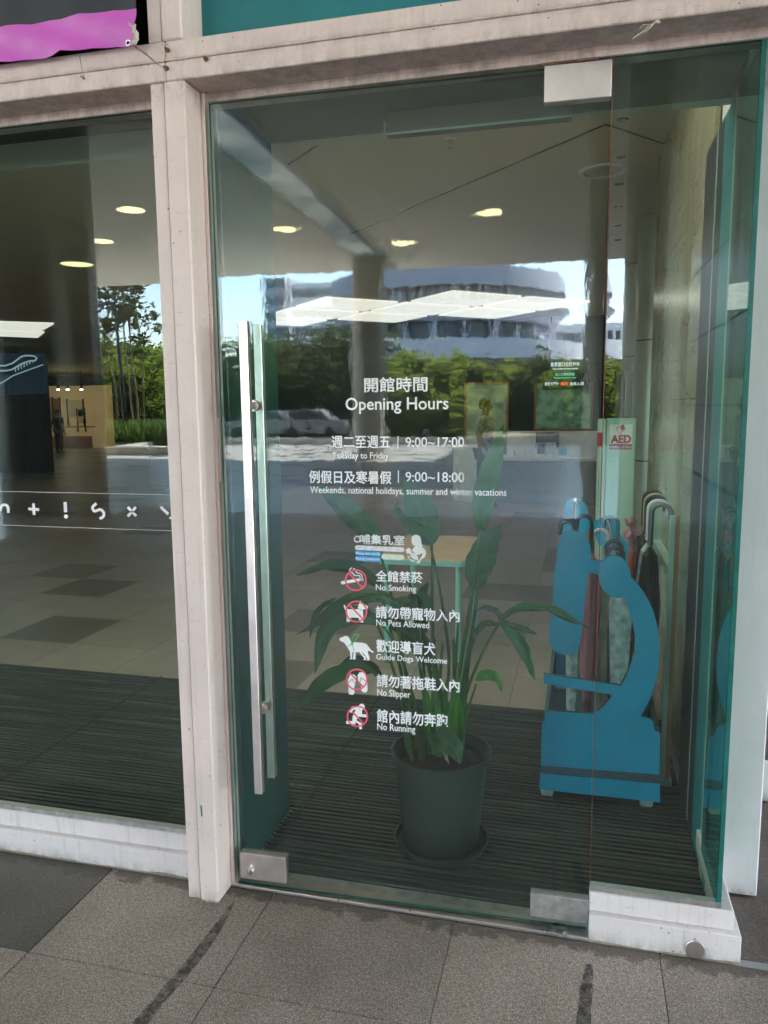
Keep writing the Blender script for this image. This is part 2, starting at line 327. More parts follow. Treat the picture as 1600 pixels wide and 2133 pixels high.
MAT['banner_p'] = simple('magenta_banner_cloth', (0.62, 0.12, 0.55), 0.42, 0, 0.08, 4)
MAT['banner_d'] = simple('charcoal_banner_cloth', (0.014, 0.017, 0.028), 0.42, 0, 0.1, 4)
MAT['rope'] = simple('frayed_rope', (0.55, 0.50, 0.42), 0.9, 0, 0.2, 200)
MAT['wire'] = simple('grey_wire', (0.20, 0.20, 0.21), 0.5, .6)
MAT['concrete'] = simple('pale_concrete', (0.62, 0.63, 0.68), 0.8, 0, .08, .4)
MAT['concrete_d'] = simple('blue_grey_cladding', (0.36, 0.38, 0.46), 0.7, 0, .08, .4)
MAT['bldg_w'] = simple('white_building_wall', (0.92, 0.92, 0.92), 0.7, 0, .05, .4)
MAT['bldg_glass'] = simple('dark_window_band', (0.06, 0.08, 0.10), 0.2, 0, .3, .6)
MAT['kerb'] = simple('kerb_stone', (0.38, 0.36, 0.33), 0.8, 0, .1, 3)
MAT['carpaint'] = simple('silver_car_paint', (0.28, 0.30, 0.33), 0.25, .4)
MAT['tyre'] = simple('tyre_rubber', (0.02, 0.02, 0.02), 0.8)
MAT['green_sign'] = simple('green_sign_face', (0.01, 0.30, 0.16), 0.4)
MAT['soil_out'] = simple('planting_soil', (0.10, 0.09, 0.06), 0.95, 0, .3, 2)
MAT['lawn'] = simple('distant_ground', (0.12, 0.14, 0.08), 0.95, 0, .3, .1)
MAT['terrazzo'] = granite('pink_terrazzo', False)
MAT['skylight'] = leaf_mat('frosted_skylight', (0.16, 0.20, 0.22), (0.46, 0.46, 0.44), 0.8, 0.55)

# ------------------------------------------------------------------ mesh helper
class MB:
    def __init__(s): s.v = []; s.f = []; s.m = []
    def add(s, vs, fs, mi=0):
        o = len(s.v); s.v += [Vector(v) for v in vs]; s.f += [[i + o for i in f] for f in fs]; s.m += [mi] * len(fs); return s
    def box(s, x0, x1, y0, y1, z0, z1, mi=0, ch=0.0):
        if ch <= 0:
            vs = [(x0, y0, z0), (x1, y0, z0), (x1, y1, z0), (x0, y1, z0), (x0, y0, z1), (x1, y0, z1), (x1, y1, z1), (x0, y1, z1)]
            return s.add(vs, [(3, 2, 1, 0), (4, 5, 6, 7), (0, 1, 5, 4), (1, 2, 6, 5), (2, 3, 7, 6), (3, 0, 4, 7)], mi)
        X = (x0, x1); Y = (y0, y1); Z = (z0, z1); sg = (1, -1); vs = []; idx = {}
        for i in (0, 1):
            for j in (0, 1):
                for k in (0, 1):
                    for a in range(3):
                        p = [X[i] + sg[i] * ch, Y[j] + sg[j] * ch, Z[k] + sg[k] * ch]
                        p[a] = (X[i], Y[j], Z[k])[a]; idx[(i, j, k, a)] = len(vs); vs.append(p)
        fs = []
        for a in range(3):
            b, c = (a + 1) % 3, (a + 2) % 3
            for e in (0, 1):
                q = []
                for (p_, r_) in ((0, 0), (1, 0), (1, 1), (0, 1)):
                    k = [0, 0, 0]; k[a] = e; k[b] = p_; k[c] = r_; q.append(idx[(*k, a)])
                fs.append(q if e else q[::-1])
        for a in range(3):
            b, c = (a + 1) % 3, (a + 2) % 3
            for p_ in (0, 1):
                for r_ in (0, 1):
                    k0 = [0, 0, 0]; k0[b] = p_; k0[c] = r_; k1 = list(k0); k1[a] = 1
                    q = [idx[(*k0, b)], idx[(*k1, b)], idx[(*k1, c)], idx[(*k0, c)]]
                    fs.append(q if p_ == r_ else q[::-1])
        for i in (0, 1):
            for j in (0, 1):
                for k in (0, 1):
                    q = [idx[(i, j, k, 0)], idx[(i, j, k, 1)], idx[(i, j, k, 2)]]
                    fs.append(q if (i + j + k) % 2 else q[::-1])
        return s.add(vs, fs, mi)
    def tube(s, pts, r, n=8, mi=0, cap=True):
        pts = [Vector(p) for p in pts]; N = len(pts); rs = r if hasattr(r, '__len__') else [r] * N
        vs = []; up = None
        for i, p in enumerate(pts):
            t = (pts[min(i + 1, N - 1)] - pts[max(i - 1, 0)]).normalized()
            if up is None: up = t.orthogonal().normalized()
            else:
                up = up - t * up.dot(t)
                up = up.normalized() if up.length > 1e-6 else t.orthogonal().normalized()
            bn = t.cross(up)
            for k in range(n):
                a = 2 * PI * k / n; vs.append(p + (up * math.cos(a) + bn * math.sin(a)) * rs[i])
        fs = [(i * n + k, i * n + (k + 1) % n, (i + 1) * n + (k + 1) % n, (i + 1) * n + k) for i in range(N - 1) for k in range(n)]
        if cap: fs += [tuple(range(n))[::-1], tuple((N - 1) * n + k for k in range(n))]
        return s.add(vs, fs, mi)
    def lathe(s, c, prof, n=24, mi=0, a0=0, a1=2 * PI, rf=None):
        c = Vector(c); full = abs(a1 - a0 - 2 * PI) < 1e-6; m = n if full else n + 1
        vs = [c + Vector((r * (rf(2 * PI * k / n, z) if rf else 1) * math.cos(a0 + (a1 - a0) * k / n), r * (rf(2 * PI * k / n, z) if rf else 1) * math.sin(a0 + (a1 - a0) * k / n), z)) for r, z in prof for k in range(m)]
        fs = []
        for i in range(len(prof) - 1):
            for k in range(n):
                k2 = (k + 1) % m; fs.append((i * m + k, i * m + k2, (i + 1) * m + k2, (i + 1) * m + k))
        return s.add(vs, fs, mi)
    def prism(s, poly, y0, y1, mi=0, mi_side=None):        # poly: (x, z) list, extruded in y
        n = len(poly); ms = mi if mi_side is None else mi_side
        s.add([(x, y0, z) for x, z in poly], [tuple(range(n))], mi); s.add([(x, y1, z) for x, z in poly], [tuple(range(n))[::-1]], mi)
        s.add([(x, y0, z) for x, z in poly] + [(x, y1, z) for x, z in poly], [(i, n + i, n + (i + 1) % n, (i + 1) % n) for i in range(n)], ms)
        return s
    def build(s, name, mats, parent=None, smooth=False, fix=True):
        me = bpy.data.meshes.new(name)
        org = Vector((0, 0, 0))
        if parent is not None: org = ORG.get(parent.name, Vector((0, 0, 0)))
        me.from_pydata([tuple(v - org) for v in s.v], [], s.f)
        for m_ in (mats if isinstance(mats, (list, tuple)) else [mats]): me.materials.append(MAT[m_] if isinstance(m_, str) else m_)
        me.polygons.foreach_set('material_index', s.m)
        if smooth: me.polygons.foreach_set('use_smooth', [True] * len(s.f))
        me.update()
        if fix and len(s.f) < 20000:
            import bmesh
            bm = bmesh.new(); bm.from_mesh(me); bmesh.ops.recalc_face_normals(bm, faces=bm.faces); bm.to_mesh(me); bm.free()
        if smooth:
            me.set_sharp_from_angle(angle=R(40))
        o = bpy.data.objects.new(name, me); COL.objects.link(o)
        if parent is not None: o.parent = parent; ORG[o.name] = org
        return o
ORG = {}
def thing(name, label, cat, loc=(0, 0, 0), group=None, rotz=0):
    o = bpy.data.objects.new(name, None); COL.objects.link(o); o.location = loc; o.rotation_euler = (0, 0, rotz)
    o.empty_display_size = 0.05
    o['label'] = label; o['category'] = cat
    if group: o['group'] = group
    ORG[o.name] = Vector(loc) if rotz == 0 else Vector((0, 0, 0)); return o
def tag(o, label, cat, group=None, kind=None):
    if label: o['label'] = label
    if cat: o['category'] = cat
    if group: o['group'] = group
    if kind: o['kind'] = kind
    return o
def struct(o): o['kind'] = 'structure'; return o
def stuff(o): o['kind'] = 'stuff'; return o
def copy_tree(o, parent=None):
    c = o.copy(); COL.objects.link(c)
    if parent is not None: c.parent = parent
    ORG[c.name] = ORG.get(o.name, Vector((0, 0, 0)))
    for ch in list(o.children): copy_tree(ch, c)
    return c
def piece(me_obj, parent=None):                       # a further object on the same mesh
    c = me_obj.copy(); COL.objects.link(c)
    if parent is not None: c.parent = parent
    return c
def catmull(P, n=6):
    P = [Vector(p) for p in P]; Q = [P[0] * 2 - P[1]] + P + [P[-1] * 2 - P[-2]]; out = []
    for i in range(1, len(Q) - 2):
        a, b, c, d = Q[i - 1], Q[i], Q[i + 1], Q[i + 2]
        for k in range(n):
            t = k / n; out.append(0.5 * ((2 * b) + (c - a) * t + (2 * a - 5 * b + 4 * c - d) * t * t + (3 * b - a - 3 * c + d) * t ** 3))
    out.append(P[-1]); return out

# ================================================================== SETTING: ground
g = MB(); g.add([(-400, -600, -0.02), (400, -600, -0.02), (400, 300, -0.02), (-400, 300, -0.02)], [(0, 1, 2, 3)])
struct(g.build('ground', 'lawn'))
g = MB(); g.add([(-60, -34, -0.006), (40, -34, -0.006), (40, -0.0, -0.006), (-60, 0.0, -0.006)], [(0, 1, 2, 3)])
paving = struct(g.build('plaza_paving', 'paving'))
TP = 0.606
tm = MB().box(0.0015, TP - 0.0015, 0.0015, TP - 0.0015, -0.005, 0, 0, 0.0012)
tile0 = tm.build('paving_tile', 'granite', paving); tile0.location = (-1.561, -0.468 - TP, 0)
tile0['label'] = 'speckled grey granite tile'
tme_d = tile0.data.copy(); tme_d.materials.clear(); tme_d.materials.append(MAT['granite_dark'])
cut = MB().box(0.0015, TP - 0.0015, 0.0015, 0.433 - 0.0015, -0.005, 0, 0, 0.0012).build('paving_tile', 'granite', paving)
cut.location = (-1.561, -0.468, 0)
cut_d = cut.data.copy(); cut_d.materials.clear(); cut_d.materials.append(MAT['granite_dark'])
rt = random.Random(3)
for i in range(-9, 9):
    for j in range(-1, 14):
        if (i, j) in ((0, 0), (0, -1)): continue
        c = piece(cut if j == -1 else tile0, paving)
        y = -0.468 if j == -1 else -0.468 - TP * (j + 1)
        c.location = (-1.561 + TP * i, y, 0)
        dk = (i, j) in ((-1, -1), (-4, 3), (-7, 1)) or (rt.random() < 0.13 and (j > 3))
        if dk: c.data = cut_d if j == -1 else tme_d; c['label'] = 'dark grey granite tile'
def stain_mat():
    m, nt, b = mat('wet_stain'); g_ = worldco(nt)
    nt.links.new(ramp(nt, tex(nt, 150, 3, .6, g_), [(.3, .02), (.7, .075)]), b.inputs['Base Color']); b.inputs['Roughness'].default_value = 0.35
    out = nt.nodes['Material Output']; tr = node(nt, 'ShaderNodeBsdfTransparent'); ms = node(nt, 'ShaderNodeMixShader')
    nt.links.new(ramp(nt, tex(nt, 38, 4, .7, g_), [(.30, .05), (.62, .80)]), ms.inputs[0])
    nt.links.new(tr.outputs[0], ms.inputs[1]); nt.links.new(b.outputs[0], ms.inputs[2]); nt.links.new(ms.outputs[0], out.inputs[0]); return m
MAT['stain'] = stain_mat()
def stain(px, ws, nm='damp_streak'):
    P = [gz(x, y) for x, y in px]; m = MB(); vs = []
    P = catmull(P, 8); n = len(P)
    for i, p in enumerate(P):
        t = (P[min(i + 1, n - 1)] - P[max(i - 1, 0)]).normalized(); sd_ = Vector((-t.y, t.x, 0))
        f = i / (n - 1) * (len(ws) - 1); k = min(int(f), len(ws) - 2); w_ = ws[k] + (ws[k + 1] - ws[k]) * (f - k)
        w_ *= 1 + 0.25 * mnoise.noise(p * 30)
        vs += [p + sd_ * w_ + Vector((0, 0, .0016)), p - sd_ * w_ + Vector((0, 0, .0016))]
    m.add(vs, [(2 * i, 2 * i + 1, 2 * i + 3, 2 * i + 2) for i in range(n - 1)])
    o = m.build(nm, 'stain', paving); return o
stain([(487, 1880), (452, 1935), (400, 2005), (340, 2075), (278, 2150)], [.003, .016, .019, .018, .020])
stain([(1229, 2010), (1222, 2060), (1214, 2150)], [.008, .017, .017])

# ================================================================== FACADE FRAME
XL, XR = -1.221, -1.110                      # post
def post(x0, x1, z1=2.52, label='', sides=True, g_='white painted posts of the glass front'):
    t = thing('window_post', label, 'post', (x0, 0, 0), g_)
    m = MB(); m.box(x0, x0 + 0.045, -0.122, 0.05, 0.0, z1, 0, .003); m.build('narrow_flange', 'paint', t)
    m = MB(); m.box(x0 + 0.0462, x1, -0.128, 0.05, 0.0, z1, 0, .004); m.build('main_box', 'paint', t)
    m = MB(); m.box(x1 + .0005, x1 + 0.013, -0.034, -0.006, 0.003, z1 - 0.002, 0, .002); m.build('door_stop', 'paint', t)
    return t
pst = post(XL, XR, label='white painted metal post between the left window and the glass door')
m = MB(); m.box(XR + .0135, XR + .023, -0.032, -0.010, gy(470, 1003, -.02).z, gy(465, 871, -.02).z, 0, .002); m.build('contact_strip', 'paint', pst)
m = MB()
for px, py in ((351, 1760), (348, 1700), (412, 1640), (385, 1770)):
    p = gy(px, py, -.1285); 
cau = MB()
vs = []
for i in range(24):
    x = XL - .004 + (XR - XL + .006) * i / 23; vs += [(x, -.1295, .001), (x, -.1295, .004 + .005 * random.random())]
cau.add(vs, [(2 * i, 2 * i + 2, 2 * i + 3, 2 * i + 1) for i in range(23)]); cau.build('caulk_line', 'caulk', pst)
m = MB(); p = gy(420, 1690, -.1285)
m.add([(p.x - .0022, -.1287, p.z - .018), (p.x + .003, -.1287, p.z - .018), (p.x + .002, -.1287, p.z + .02), (p.x - .004, -.1287, p.z + .02)], [(0, 1, 2, 3)]); m.build('paint_smear', 'teal', pst)
BAYS = [-3.4, -5.6, -7.8]
for k, x in enumerate(BAYS):
    post(x, x + .111, label=['white painted post left of the window with the white symbols', 'second white post to the left beyond the picture edge', 'third white post to the left beyond the picture edge'][k])

# beam
bm_t = thing('lintel_beam', 'long white painted metal beam running across above the door and windows', 'beam', (-1.16, 0, 2.52))
segs = [(-8.0, -1.1675), (-1.1660, 0.60)]
for a, b in segs:
    m = MB(); m.box(a, b, -0.128, -0.0145, 2.5205, 2.572, 0, .003); m.build('lower_fascia', 'paint', bm_t)
    m = MB(); m.box(a, b, -0.131, -0.0145, 2.5725, 2.579, 0, .002); m.build('ridge', 'paint', bm_t)
    m = MB(); m.box(a, b, -0.124, 0.052, 2.5795, 2.628, 0, .003); m.build('upper_fascia', 'paint', bm_t)
    m = MB(); m.box(a, b, -0.014, 0.052, 2.497, 2.579, 0, .002); m.build('glazing_lip', 'paint', bm_t)
def bolt(px, py, Y=-.1285, r=.0065, par=bm_t, mt='rust'):
    p = gy(px, py, Y); m = MB()
    n = 6
    for (rr, l0, l1) in ((r, 0, .006), (r * .55, .006, .016)):
        ring = [(p.x + rr * math.cos(2 * PI * k / n), Y - l0, p.z + rr * math.sin(2 * PI * k / n)) for k in range(n)] + \
               [(p.x + rr * math.cos(2 * PI * k / n), Y - l1, p.z + rr * math.sin(2 * PI * k / n)) for k in range(n)]
        m.add(ring, [(k, (k + 1) % n, n + (k + 1) % n, n + k) for k in range(n)] + [tuple(range(n, 2 * n))])
    return m.build('bolt', mt, par)
for p in ((350, 105), (348, 143), (430, 124)): bolt(*p)
m = MB()
for px, py, r in ((340, 94, .0018), (346, 97, .0018), (350, 93, .0015), (423, 86, .0018), (295, 137, .0018), (311, 137, .0018), (1143, 38, .002), (904, 62, .002), (919, 12, .002), (1540, 78 - 70, .002)):
    p = gy(px, py, -.1292); m.add([(p.x + r * math.cos(a), -.1325, p.z + r * math.sin(a)) for a in [k * PI / 4 for k in range(8)]], [tuple(range(8))])
m.build('screw_holes', 'ink', bm_t)
m = MB(); m.box(-.125, .02, -.0165, -.0145, 2.4905, 2.4965); m.build('rust_streak', 'rust', bm_t)
# frayed string stuck under the beam
p0 = gz(1372, 42, 2.518); P = [p0, gz(1358, 50, 2.512), gz(1340, 52, 2.507), gz(1333, 62, 2.508), gz(1345, 62, 2.510), gz(1357, 50, 2.50), gz(1338, 66, 2.49), gz(1318, 80, 2.475)]
m = MB(); m.tube(catmull(P, 6), .0013, 5); m.tube(catmull([gz(1372, 42, 2.52), gz(1364, 46, 2.505), gz(1356, 56, 2.49), gz(1342, 68, 2.48)], 5), .0012, 5)
m.add([tuple(p0 + Vector(d)) for d in ((-.006, -.003, -.008), (.006, -.003, -.008), (.006, .006, -.006), (-.006, .006, -.006), (0, 0, .004))], [(0, 1, 2, 3), (0, 1, 4), (1, 2, 4), (2, 3, 4), (3, 0, 4)])
tag(m.build('string_scrap', 'rope', None, True), 'frayed knotted bit of string taped under the beam above the door', 'string')

# upper posts, spandrels
up = thing('upper_post', 'white painted upper post rising above the beam beside the banner', 'post', (-1.16, 0, 2.63), 'upper posts above the beam')
m = MB(); m.box(-1.221, -1.176, -.120, .05, 2.6285, 5.99, 0, .003); m.build('narrow_flange', 'paint', up)
m = MB(); m.box(-1.1748, -1.112, -.126, .05, 2.6285, 5.99, 0, .004); m.build('main_box', 'paint', up)
for k, (a, b) in enumerate(((-1.111, 0.6), (-3.289, -1.222), (-5.489, -3.4), (-7.689, -5.6))):
    m = MB(); m.box(a, b, 0.0, 0.03, 2.6285, 5.99)
    o = m.build('spandrel_panel', 'teal' if k == 0 else 'void')
    tag(o, ['teal painted spandrel panel above the glass door', 'black recessed panel behind the banner above the left window', 'dark panel above the second window on the left', 'dark panel above the far left window'][k], 'panel')
for k, x in enumerate(BAYS):
    m = MB(); m.box(x, x + .11, -.124, .05, 2.6285, 5.99, 0, .004)
    tag(m.build('upper_post', 'paint'), ['white upper post at the left end of the banner', 'second upper post to the left of the banner', 'third upper post to the left of the banner'][k], 'post', 'upper posts above the beam')

# base sills: stepped
def sill(x0, x1, label, ret=False):
    t = thing('base_sill', label, 'sill', ((x0 + x1) / 2, 0, 0), 'stepped white base sills')
    m = MB(); m.box(x0, x1, -.034, .055, 0, .088, 0, .003); m.build('lower_step', 'paint_low', t)
    m = MB(); m.box(x0, x1 - (.02 if ret else 0), -.014, .045, .0885, .150, 0, .003); m.build('upper_step', 'paint_low', t)
    m = MB(); m.box(x0, x1 - (.055 if ret else 0), -.009, -.0065, .1505, .168, 0); m.build('glazing_bead', 'steel_dull', t)
    m = MB(); vs = []; n = int((x1 - x0) / .02)
    for i in range(n + 1):
        x = x0 + (x1 - x0) * i / n; h = .004 + .010 * max(0, mnoise.noise(Vector((x * 7, 3, 0))) + .35); vs += [(x, -.0352, .0005), (x, -.0352, h)]
    m.add(vs, [(2 * i, 2 * i + 2, 2 * i + 3, 2 * i + 1) for i in range(n)]); m.build('caulk_line', 'caulk', t)
    return t
sill(-3.289, XL - .001, 'chipped stepped white sill under the window with the white symbols')
sR = sill(0.056, 0.478, 'short stepped white sill under the fixed pane right of the door', True)
m = MB(); m.box(.4785 - .05, .478, .0555, .43, 0, .088, 0, .003); m.build('side_lower_step', 'paint_low', sR)
m = MB(); m.box(.415, .458, .0455, .43, .0885, .150, 0, .003); m.build('side_upper_step', 'paint_low', sR)
for a, b, l in ((-5.489, -3.401, 'second stepped white sill left of the picture'), (-7.689, -5.601, 'third stepped white sill left of the picture')): sill(a, b, l)
# round cover plate on the sill
c = gy(1448, 1978, -.036); m = MB(); n = 32; rr = .0275
ring = lambda r, y: [(c.x + r * math.cos(2 * PI * k / n), y, c.z + r * math.sin(2 * PI * k / n)) for k in range(n)]
m.add(ring(rr, -.0345) + ring(rr, -.037) + ring(rr * .94, -.038), [(k, (k + 1) % n, n + (k + 1) % n, n + k) for k in range(n)] + [(n + k, n + (k + 1) % n, 2 * n + (k + 1) % n, 2 * n + k) for k in range(n)] + [tuple(range(2 * n, 3 * n))])
cp = m.build('cover_plate', 'steel', sR)
bolt(1447, 1955, -.0382, .003, sR, 'steel_dull')

# threshold
th = thing('threshold', 'stainless steel threshold strip under the glass door', 'threshold', (-.52, 0, 0))
m = MB(); m.box(-1.107, -.085, -.036, .03, .0003, .012, 0, .002); m.build('steel_strip', 'steel', th)
m = MB(); m.box(-.084, .0545, -.036, .03, .0003, .012, 0, .002); m.build('pivot_cover', 'steel_dull', th)
m = MB(); m.box(-1.107, .0545, .031, .075, -.002, .008, 0, .002); m.build('inner_strip', 'steel_dull', th)
m = MB(); m.tube([(-.03, -.012, .0122), (-.03, -.012, .018)], .024, 24); m.build('pivot_disc', 'chrome', th)
for px, py in ((1130, 1938), (1140, 1940), (855, 1897), (705, 1876)):
    p = gz(px, py, .012); mm = MB(); mm.tube([(p.x, p.y, .012), (p.x, p.y, .0135)], .0032, 8); mm.build('screw', 'rust', th)

# ================================================================== GLASS
def pane(m, x0, x1, z0, z1, y0=-.006, y1=.006):
    m.add([(x0, y0, z0), (x1, y0, z0), (x1, y0, z1), (x0, y0, z1)], [(0, 1, 2, 3)], 0)
    m.add([(x0, y1, z0), (x0, y1, z1), (x1, y1, z1), (x1, y1, z0)], [(0, 1, 2, 3)], 0)
    m.add([(x0, y0, z0), (x1, y0, z0), (x1, y1, z0), (x0, y1, z0), (x0, y0, z1), (x1, y0, z1), (x1, y1, z1), (x0, y1, z1)], [(0, 3, 2, 1), (4, 5, 6, 7), (1, 2, 6, 5), (3, 0, 4, 7)], 1)
lw = thing('window', 'large left window whose glass mirrors a round column, trees and a lamp post', 'window', (-2.2, 0, .15), 'fixed windows of the glass front')
m = MB(); pane(m, -3.288, XL - .001, .1505, 2.4965); m.build('glass_pane', ['pane_glass', 'edge'], lw)
for k, (a, b) in enumerate(((-5.488, -3.401 + .112), (-7.688, -5.601 + .112))):
    t = thing('window', ['second window to the left beyond the picture edge', 'third window to the left beyond the picture edge'][k], 'window', ((a + b) / 2, 0, .15), 'fixed windows of the glass front')
    m = MB(); pane(m, a, b - .001 - .112, .1505, 2.4965); m.build('glass_pane', ['pane_glass', 'edge'], t)
rw = thing('window', 'narrow fixed glass pane right of the door, joined to a glass return at the corner', 'window', (.24, 0, .15), 'fixed windows of the glass front')
m = MB(); pane(m, .058, .4115, .1505, 2.4965); m.build('glass_pane', ['pane_glass', 'edge'], rw)
m = MB(); m.box(.0555, .0578, -.0065, .0065, .1505, 2.4965); m.build('edge_seal', 'rust', rw)
m = MB(); m.add([(.412, -.006, .1505), (.412, .30, .1505), (.412, .30, 2.52), (.412, -.006, 2.52)], [(0, 3, 2, 1)], 0)
m.add([(.424, -.006, .1505), (.424, .30, .1505), (.424, .30, 2.52), (.424, -.006, 2.52)], [(0, 1, 2, 3)], 0)
m.add([(.412, -.006, .1505), (.424, -.006, .1505), (.424, -.006, 2.52), (.412, -.006, 2.52)], [(0, 1, 2, 3)], 1)
m.build('return_pane', ['return_glass', 'edge'], rw)

# ---- door
door = thing('glass_door', 'frameless glass door with opening hours lettering and a long steel handle', 'door', (0, 0, 0), None, DA)
m = MB(); pane(m, -1.083, .0495, .018, 2.485); m.build('glass_leaf', ['door_glass', 'edge'], door)
def dbox(name, px0, py0, px1, py1, d=.016, mt='steel', ch=.0015, par=None):
    x0, z1 = door_xy(px0, py0, d); x1, _ = door_xy(px1, (py0 + py1) / 2, d); _, z0 = door_xy(px0, py1, d)
    m = MB(); m.box(x0, min(x1, .0535), -d, d, z0, z1, 0, ch); return m.build(name, mt, par or door)
x0, _ = door_xy(1134, 160, .016); _, zt = door_xy(1134, 139, .016); _, zb = door_xy(1134, 214, .016)
m = MB(); m.box(x0, .0535, -.016, .016, zb, 2.489, 0, .002); m.build('top_patch_fitting', 'steel', door)
x0, zt = door_xy(1105, 1861, .016); _, zb = door_xy(1105, 1909, .016)
m = MB(); m.box(x0, .0535, -.016, .016, zb, zt, 0, .002); pf = m.build('bottom_patch_fitting', 'steel_dull', door)
for px, py in ((1133, 1886), (1190, 1893)):
    x, z = door_xy(px, py, .016); mm = MB(); mm.tube([(x, -.016, z), (x, -.0185, z)], .0045, 12); mm.build('screw', 'chrome', pf)
x0, zt = door_xy(499, 1776, .016); x1, _ = door_xy(595, 1800, .016); _, zb = door_xy(500, 1829, .016)
m = MB(); m.box(x0, x1, -.016, .016, zb, zt, 0, .002); lk = m.build('lock_patch', 'steel', door)
x, z = door_xy(521, 1816, .025); m = MB(); m.tube([(x, -.016, z), (x, -.030, z)], [.0125, .0105], 20); m.tube([(x, -.030, z), (x, -.034, z)], .0072, 16); m.build('lock_cylinder', 'chrome', lk)
# handle: outer and inner square bars joined through the glass
xh0, zt = door_xy(499, 668, .07); _, zb = door_xy(530, 1654, .07)
hx0, _ = door_xy(504, 900, .07)
hh = MB(); hh.box(hx0, hx0 + .026, -.070, -.046, zb, zt, 0, .0015); ho = hh.build('outer_handle_bar', 'steel', door)
hh = MB(); hh.box(hx0 + .001, hx0 + .027, .040, .064, zb, zt, 0, .0015); hh.build('inner_handle_bar', 'steel', door)
for py in (845, 1484):
    x, z = door_xy(528, py, .045); m = MB(); m.tube([(hx0 + .013, -.0465, z), (hx0 + .013, .0405, z)], .0115, 16); m.tube([(hx0 + .013, -.010, z), (hx0 + .013, .010, z)], .0175, 16)
    m.build('handle_standoff', 'steel', ho, True)

# ---- lettering
def text_mesh(s, off=0.0, shear=0):
    cu = bpy.data.curves.new('t', 'FONT'); cu.body = s; cu.size = 1; cu.resolution_u = 3; cu.offset = off; cu.shear = shear
    o = bpy.data.objects.new('t', cu); COL.objects.link(o)
    dg = bpy.context.evaluated_depsgraph_get(); dg.update(); me = bpy.data.meshes.new_from_object(o.evaluated_get(dg))
    vs = [Vector(v.co) for v in me.vertices]; fs = [tuple(p.vertices) for p in me.polygons]
    bpy.data.objects.remove(o); bpy.data.curves.remove(cu); bpy.data.meshes.remove(me); return vs, fs
def fit_text(s, x0, x1, z0, z1, y, off=0.0):
    vs, fs = text_mesh(s, off if ord(s[0]) < 1000 else 0.0)
    a = min(v.x for v in vs); b = max(v.x for v in vs); c = min(v.y for v in vs); d = max(v.y for v in vs)
    return [(x0 + (v.x - a) / (b - a) * (x1 - x0), y, z0 + (v.y - c) / (d - c) * (z1 - z0)) for v in vs], fs
LOFF = .0068
def door_text(s, px0, py0, px1, py1, off=0.0, mt='white_p', name='lettering'):
    x0, z1 = door_xy(px0, py0, LOFF); _, z0 = door_xy(px0, py1, LOFF); x1, _ = door_xy(px1, (py0 + py1) / 2, LOFF)
    vs, fs = fit_text(s, x0, x1, z0, z1, -LOFF, 0.0 if off <= BC else off); m = MB(); m.add(vs, fs)
    if True:
        e = (z1 - z0) * off if ord(s[0]) > 1000 else (z1 - z0) * .014
        for k, (ex, ez) in enumerate(((e, 0), (-e, 0), (0, e), (0, -e))): m.add([(v[0] + ex, v[1] - .00004 * (k + 1), v[2] + ez) for v in vs], fs)
    o = m.build(name, mt, door, fix=False); return o
B = 0.012; BC = 0.02
door_text('開館時間', 759, 787, 890, 817, BC)
door_text('Opening Hours', 720, 829, 934, 862, B)
door_text('週二至週五', 691, 908, 813, 933, BC)
door_text('9:00~17:00', 845, 911, 967, 931, B)
door_text('Tuesday to Friday', 693, 942, 810, 959, B)
door_text('例假日及寒暑假', 644, 980, 815, 1006, BC)
door_text('9:00~18:00', 845, 983, 967, 1003, B)
door_text('Weekends, national holidays, summer and winter vacations', 646, 1013, 1055, 1031, B)
door_text('全館禁菸', 783, 1188, 880, 1211, BC)
door_text('No Smoking', 783, 1217, 867, 1233, B)
door_text('請勿帶寵物入內', 783, 1262, 957, 1287, BC)
door_text('No Pets Allowed', 784, 1290, 894, 1303, B)
door_text('歡迎導盲犬', 784, 1332, 907, 1358, BC)
door_text('Guide Dogs Welcome', 784, 1362, 931, 1377, B)
door_text('請勿著拖鞋入內', 785, 1404, 957, 1430, BC)
door_text('No Slipper', 786, 1435, 855, 1453, B)
door_text('館內請勿奔跑', 785, 1477, 933, 1504, BC)
door_text('No Running', 786, 1506, 865, 1524, B)
def dpoly(m, pts, mi, lay, fx):
    o = LOFF + .00025 * lay; q = [door_xy(*fx(p), o) for p in pts]; m.add([(x, -o, z) for x, z in q], [tuple(range(len(q)))], mi)
def dring(m, c, ro, ri, mi, lay, fx, n=40):
    o = LOFF + .00025 * lay; q = []
    for k in range(n):
        a = 2 * PI * k / n
        for r in (ro, ri): q.append(door_xy(*fx((c[0] + r * math.cos(a), c[1] + r * math.sin(a))), o))
    m.add([(x, -o, z) for x, z in q], [(2 * k, 2 * k + 1, (2 * k + 3) % (2 * n), (2 * k + 2) % (2 * n)) for k in range(n)], mi)
def circ(c, r, n=20, ry=None): return [(c[0] + r * math.cos(2 * PI * k / n), c[1] + (ry or r) * math.sin(2 * PI * k / n)) for k in range(n)]
def dstroke(m, pts, wd, mi, lay, fx):
    o = LOFF + .00025 * lay; P = [Vector((*p, 0)) for p in pts]; P = catmull(P, 4) if len(P) > 2 else P; q = []; n = len(P)
    for i, p in enumerate(P):
        t = (P[min(i + 1, n - 1)] - P[max(i - 1, 0)]).normalized(); s_ = Vector((-t.y, t.x, 0)) * wd / 2
        q += [door_xy(*fx((p + s_)[:2]), o), door_xy(*fx((p - s_)[:2]), o)]
    m.add([(x, -o, z) for x, z in q], [(2 * i, 2 * i + 1, 2 * i + 3, 2 * i + 2) for i in range(n - 1)], mi)
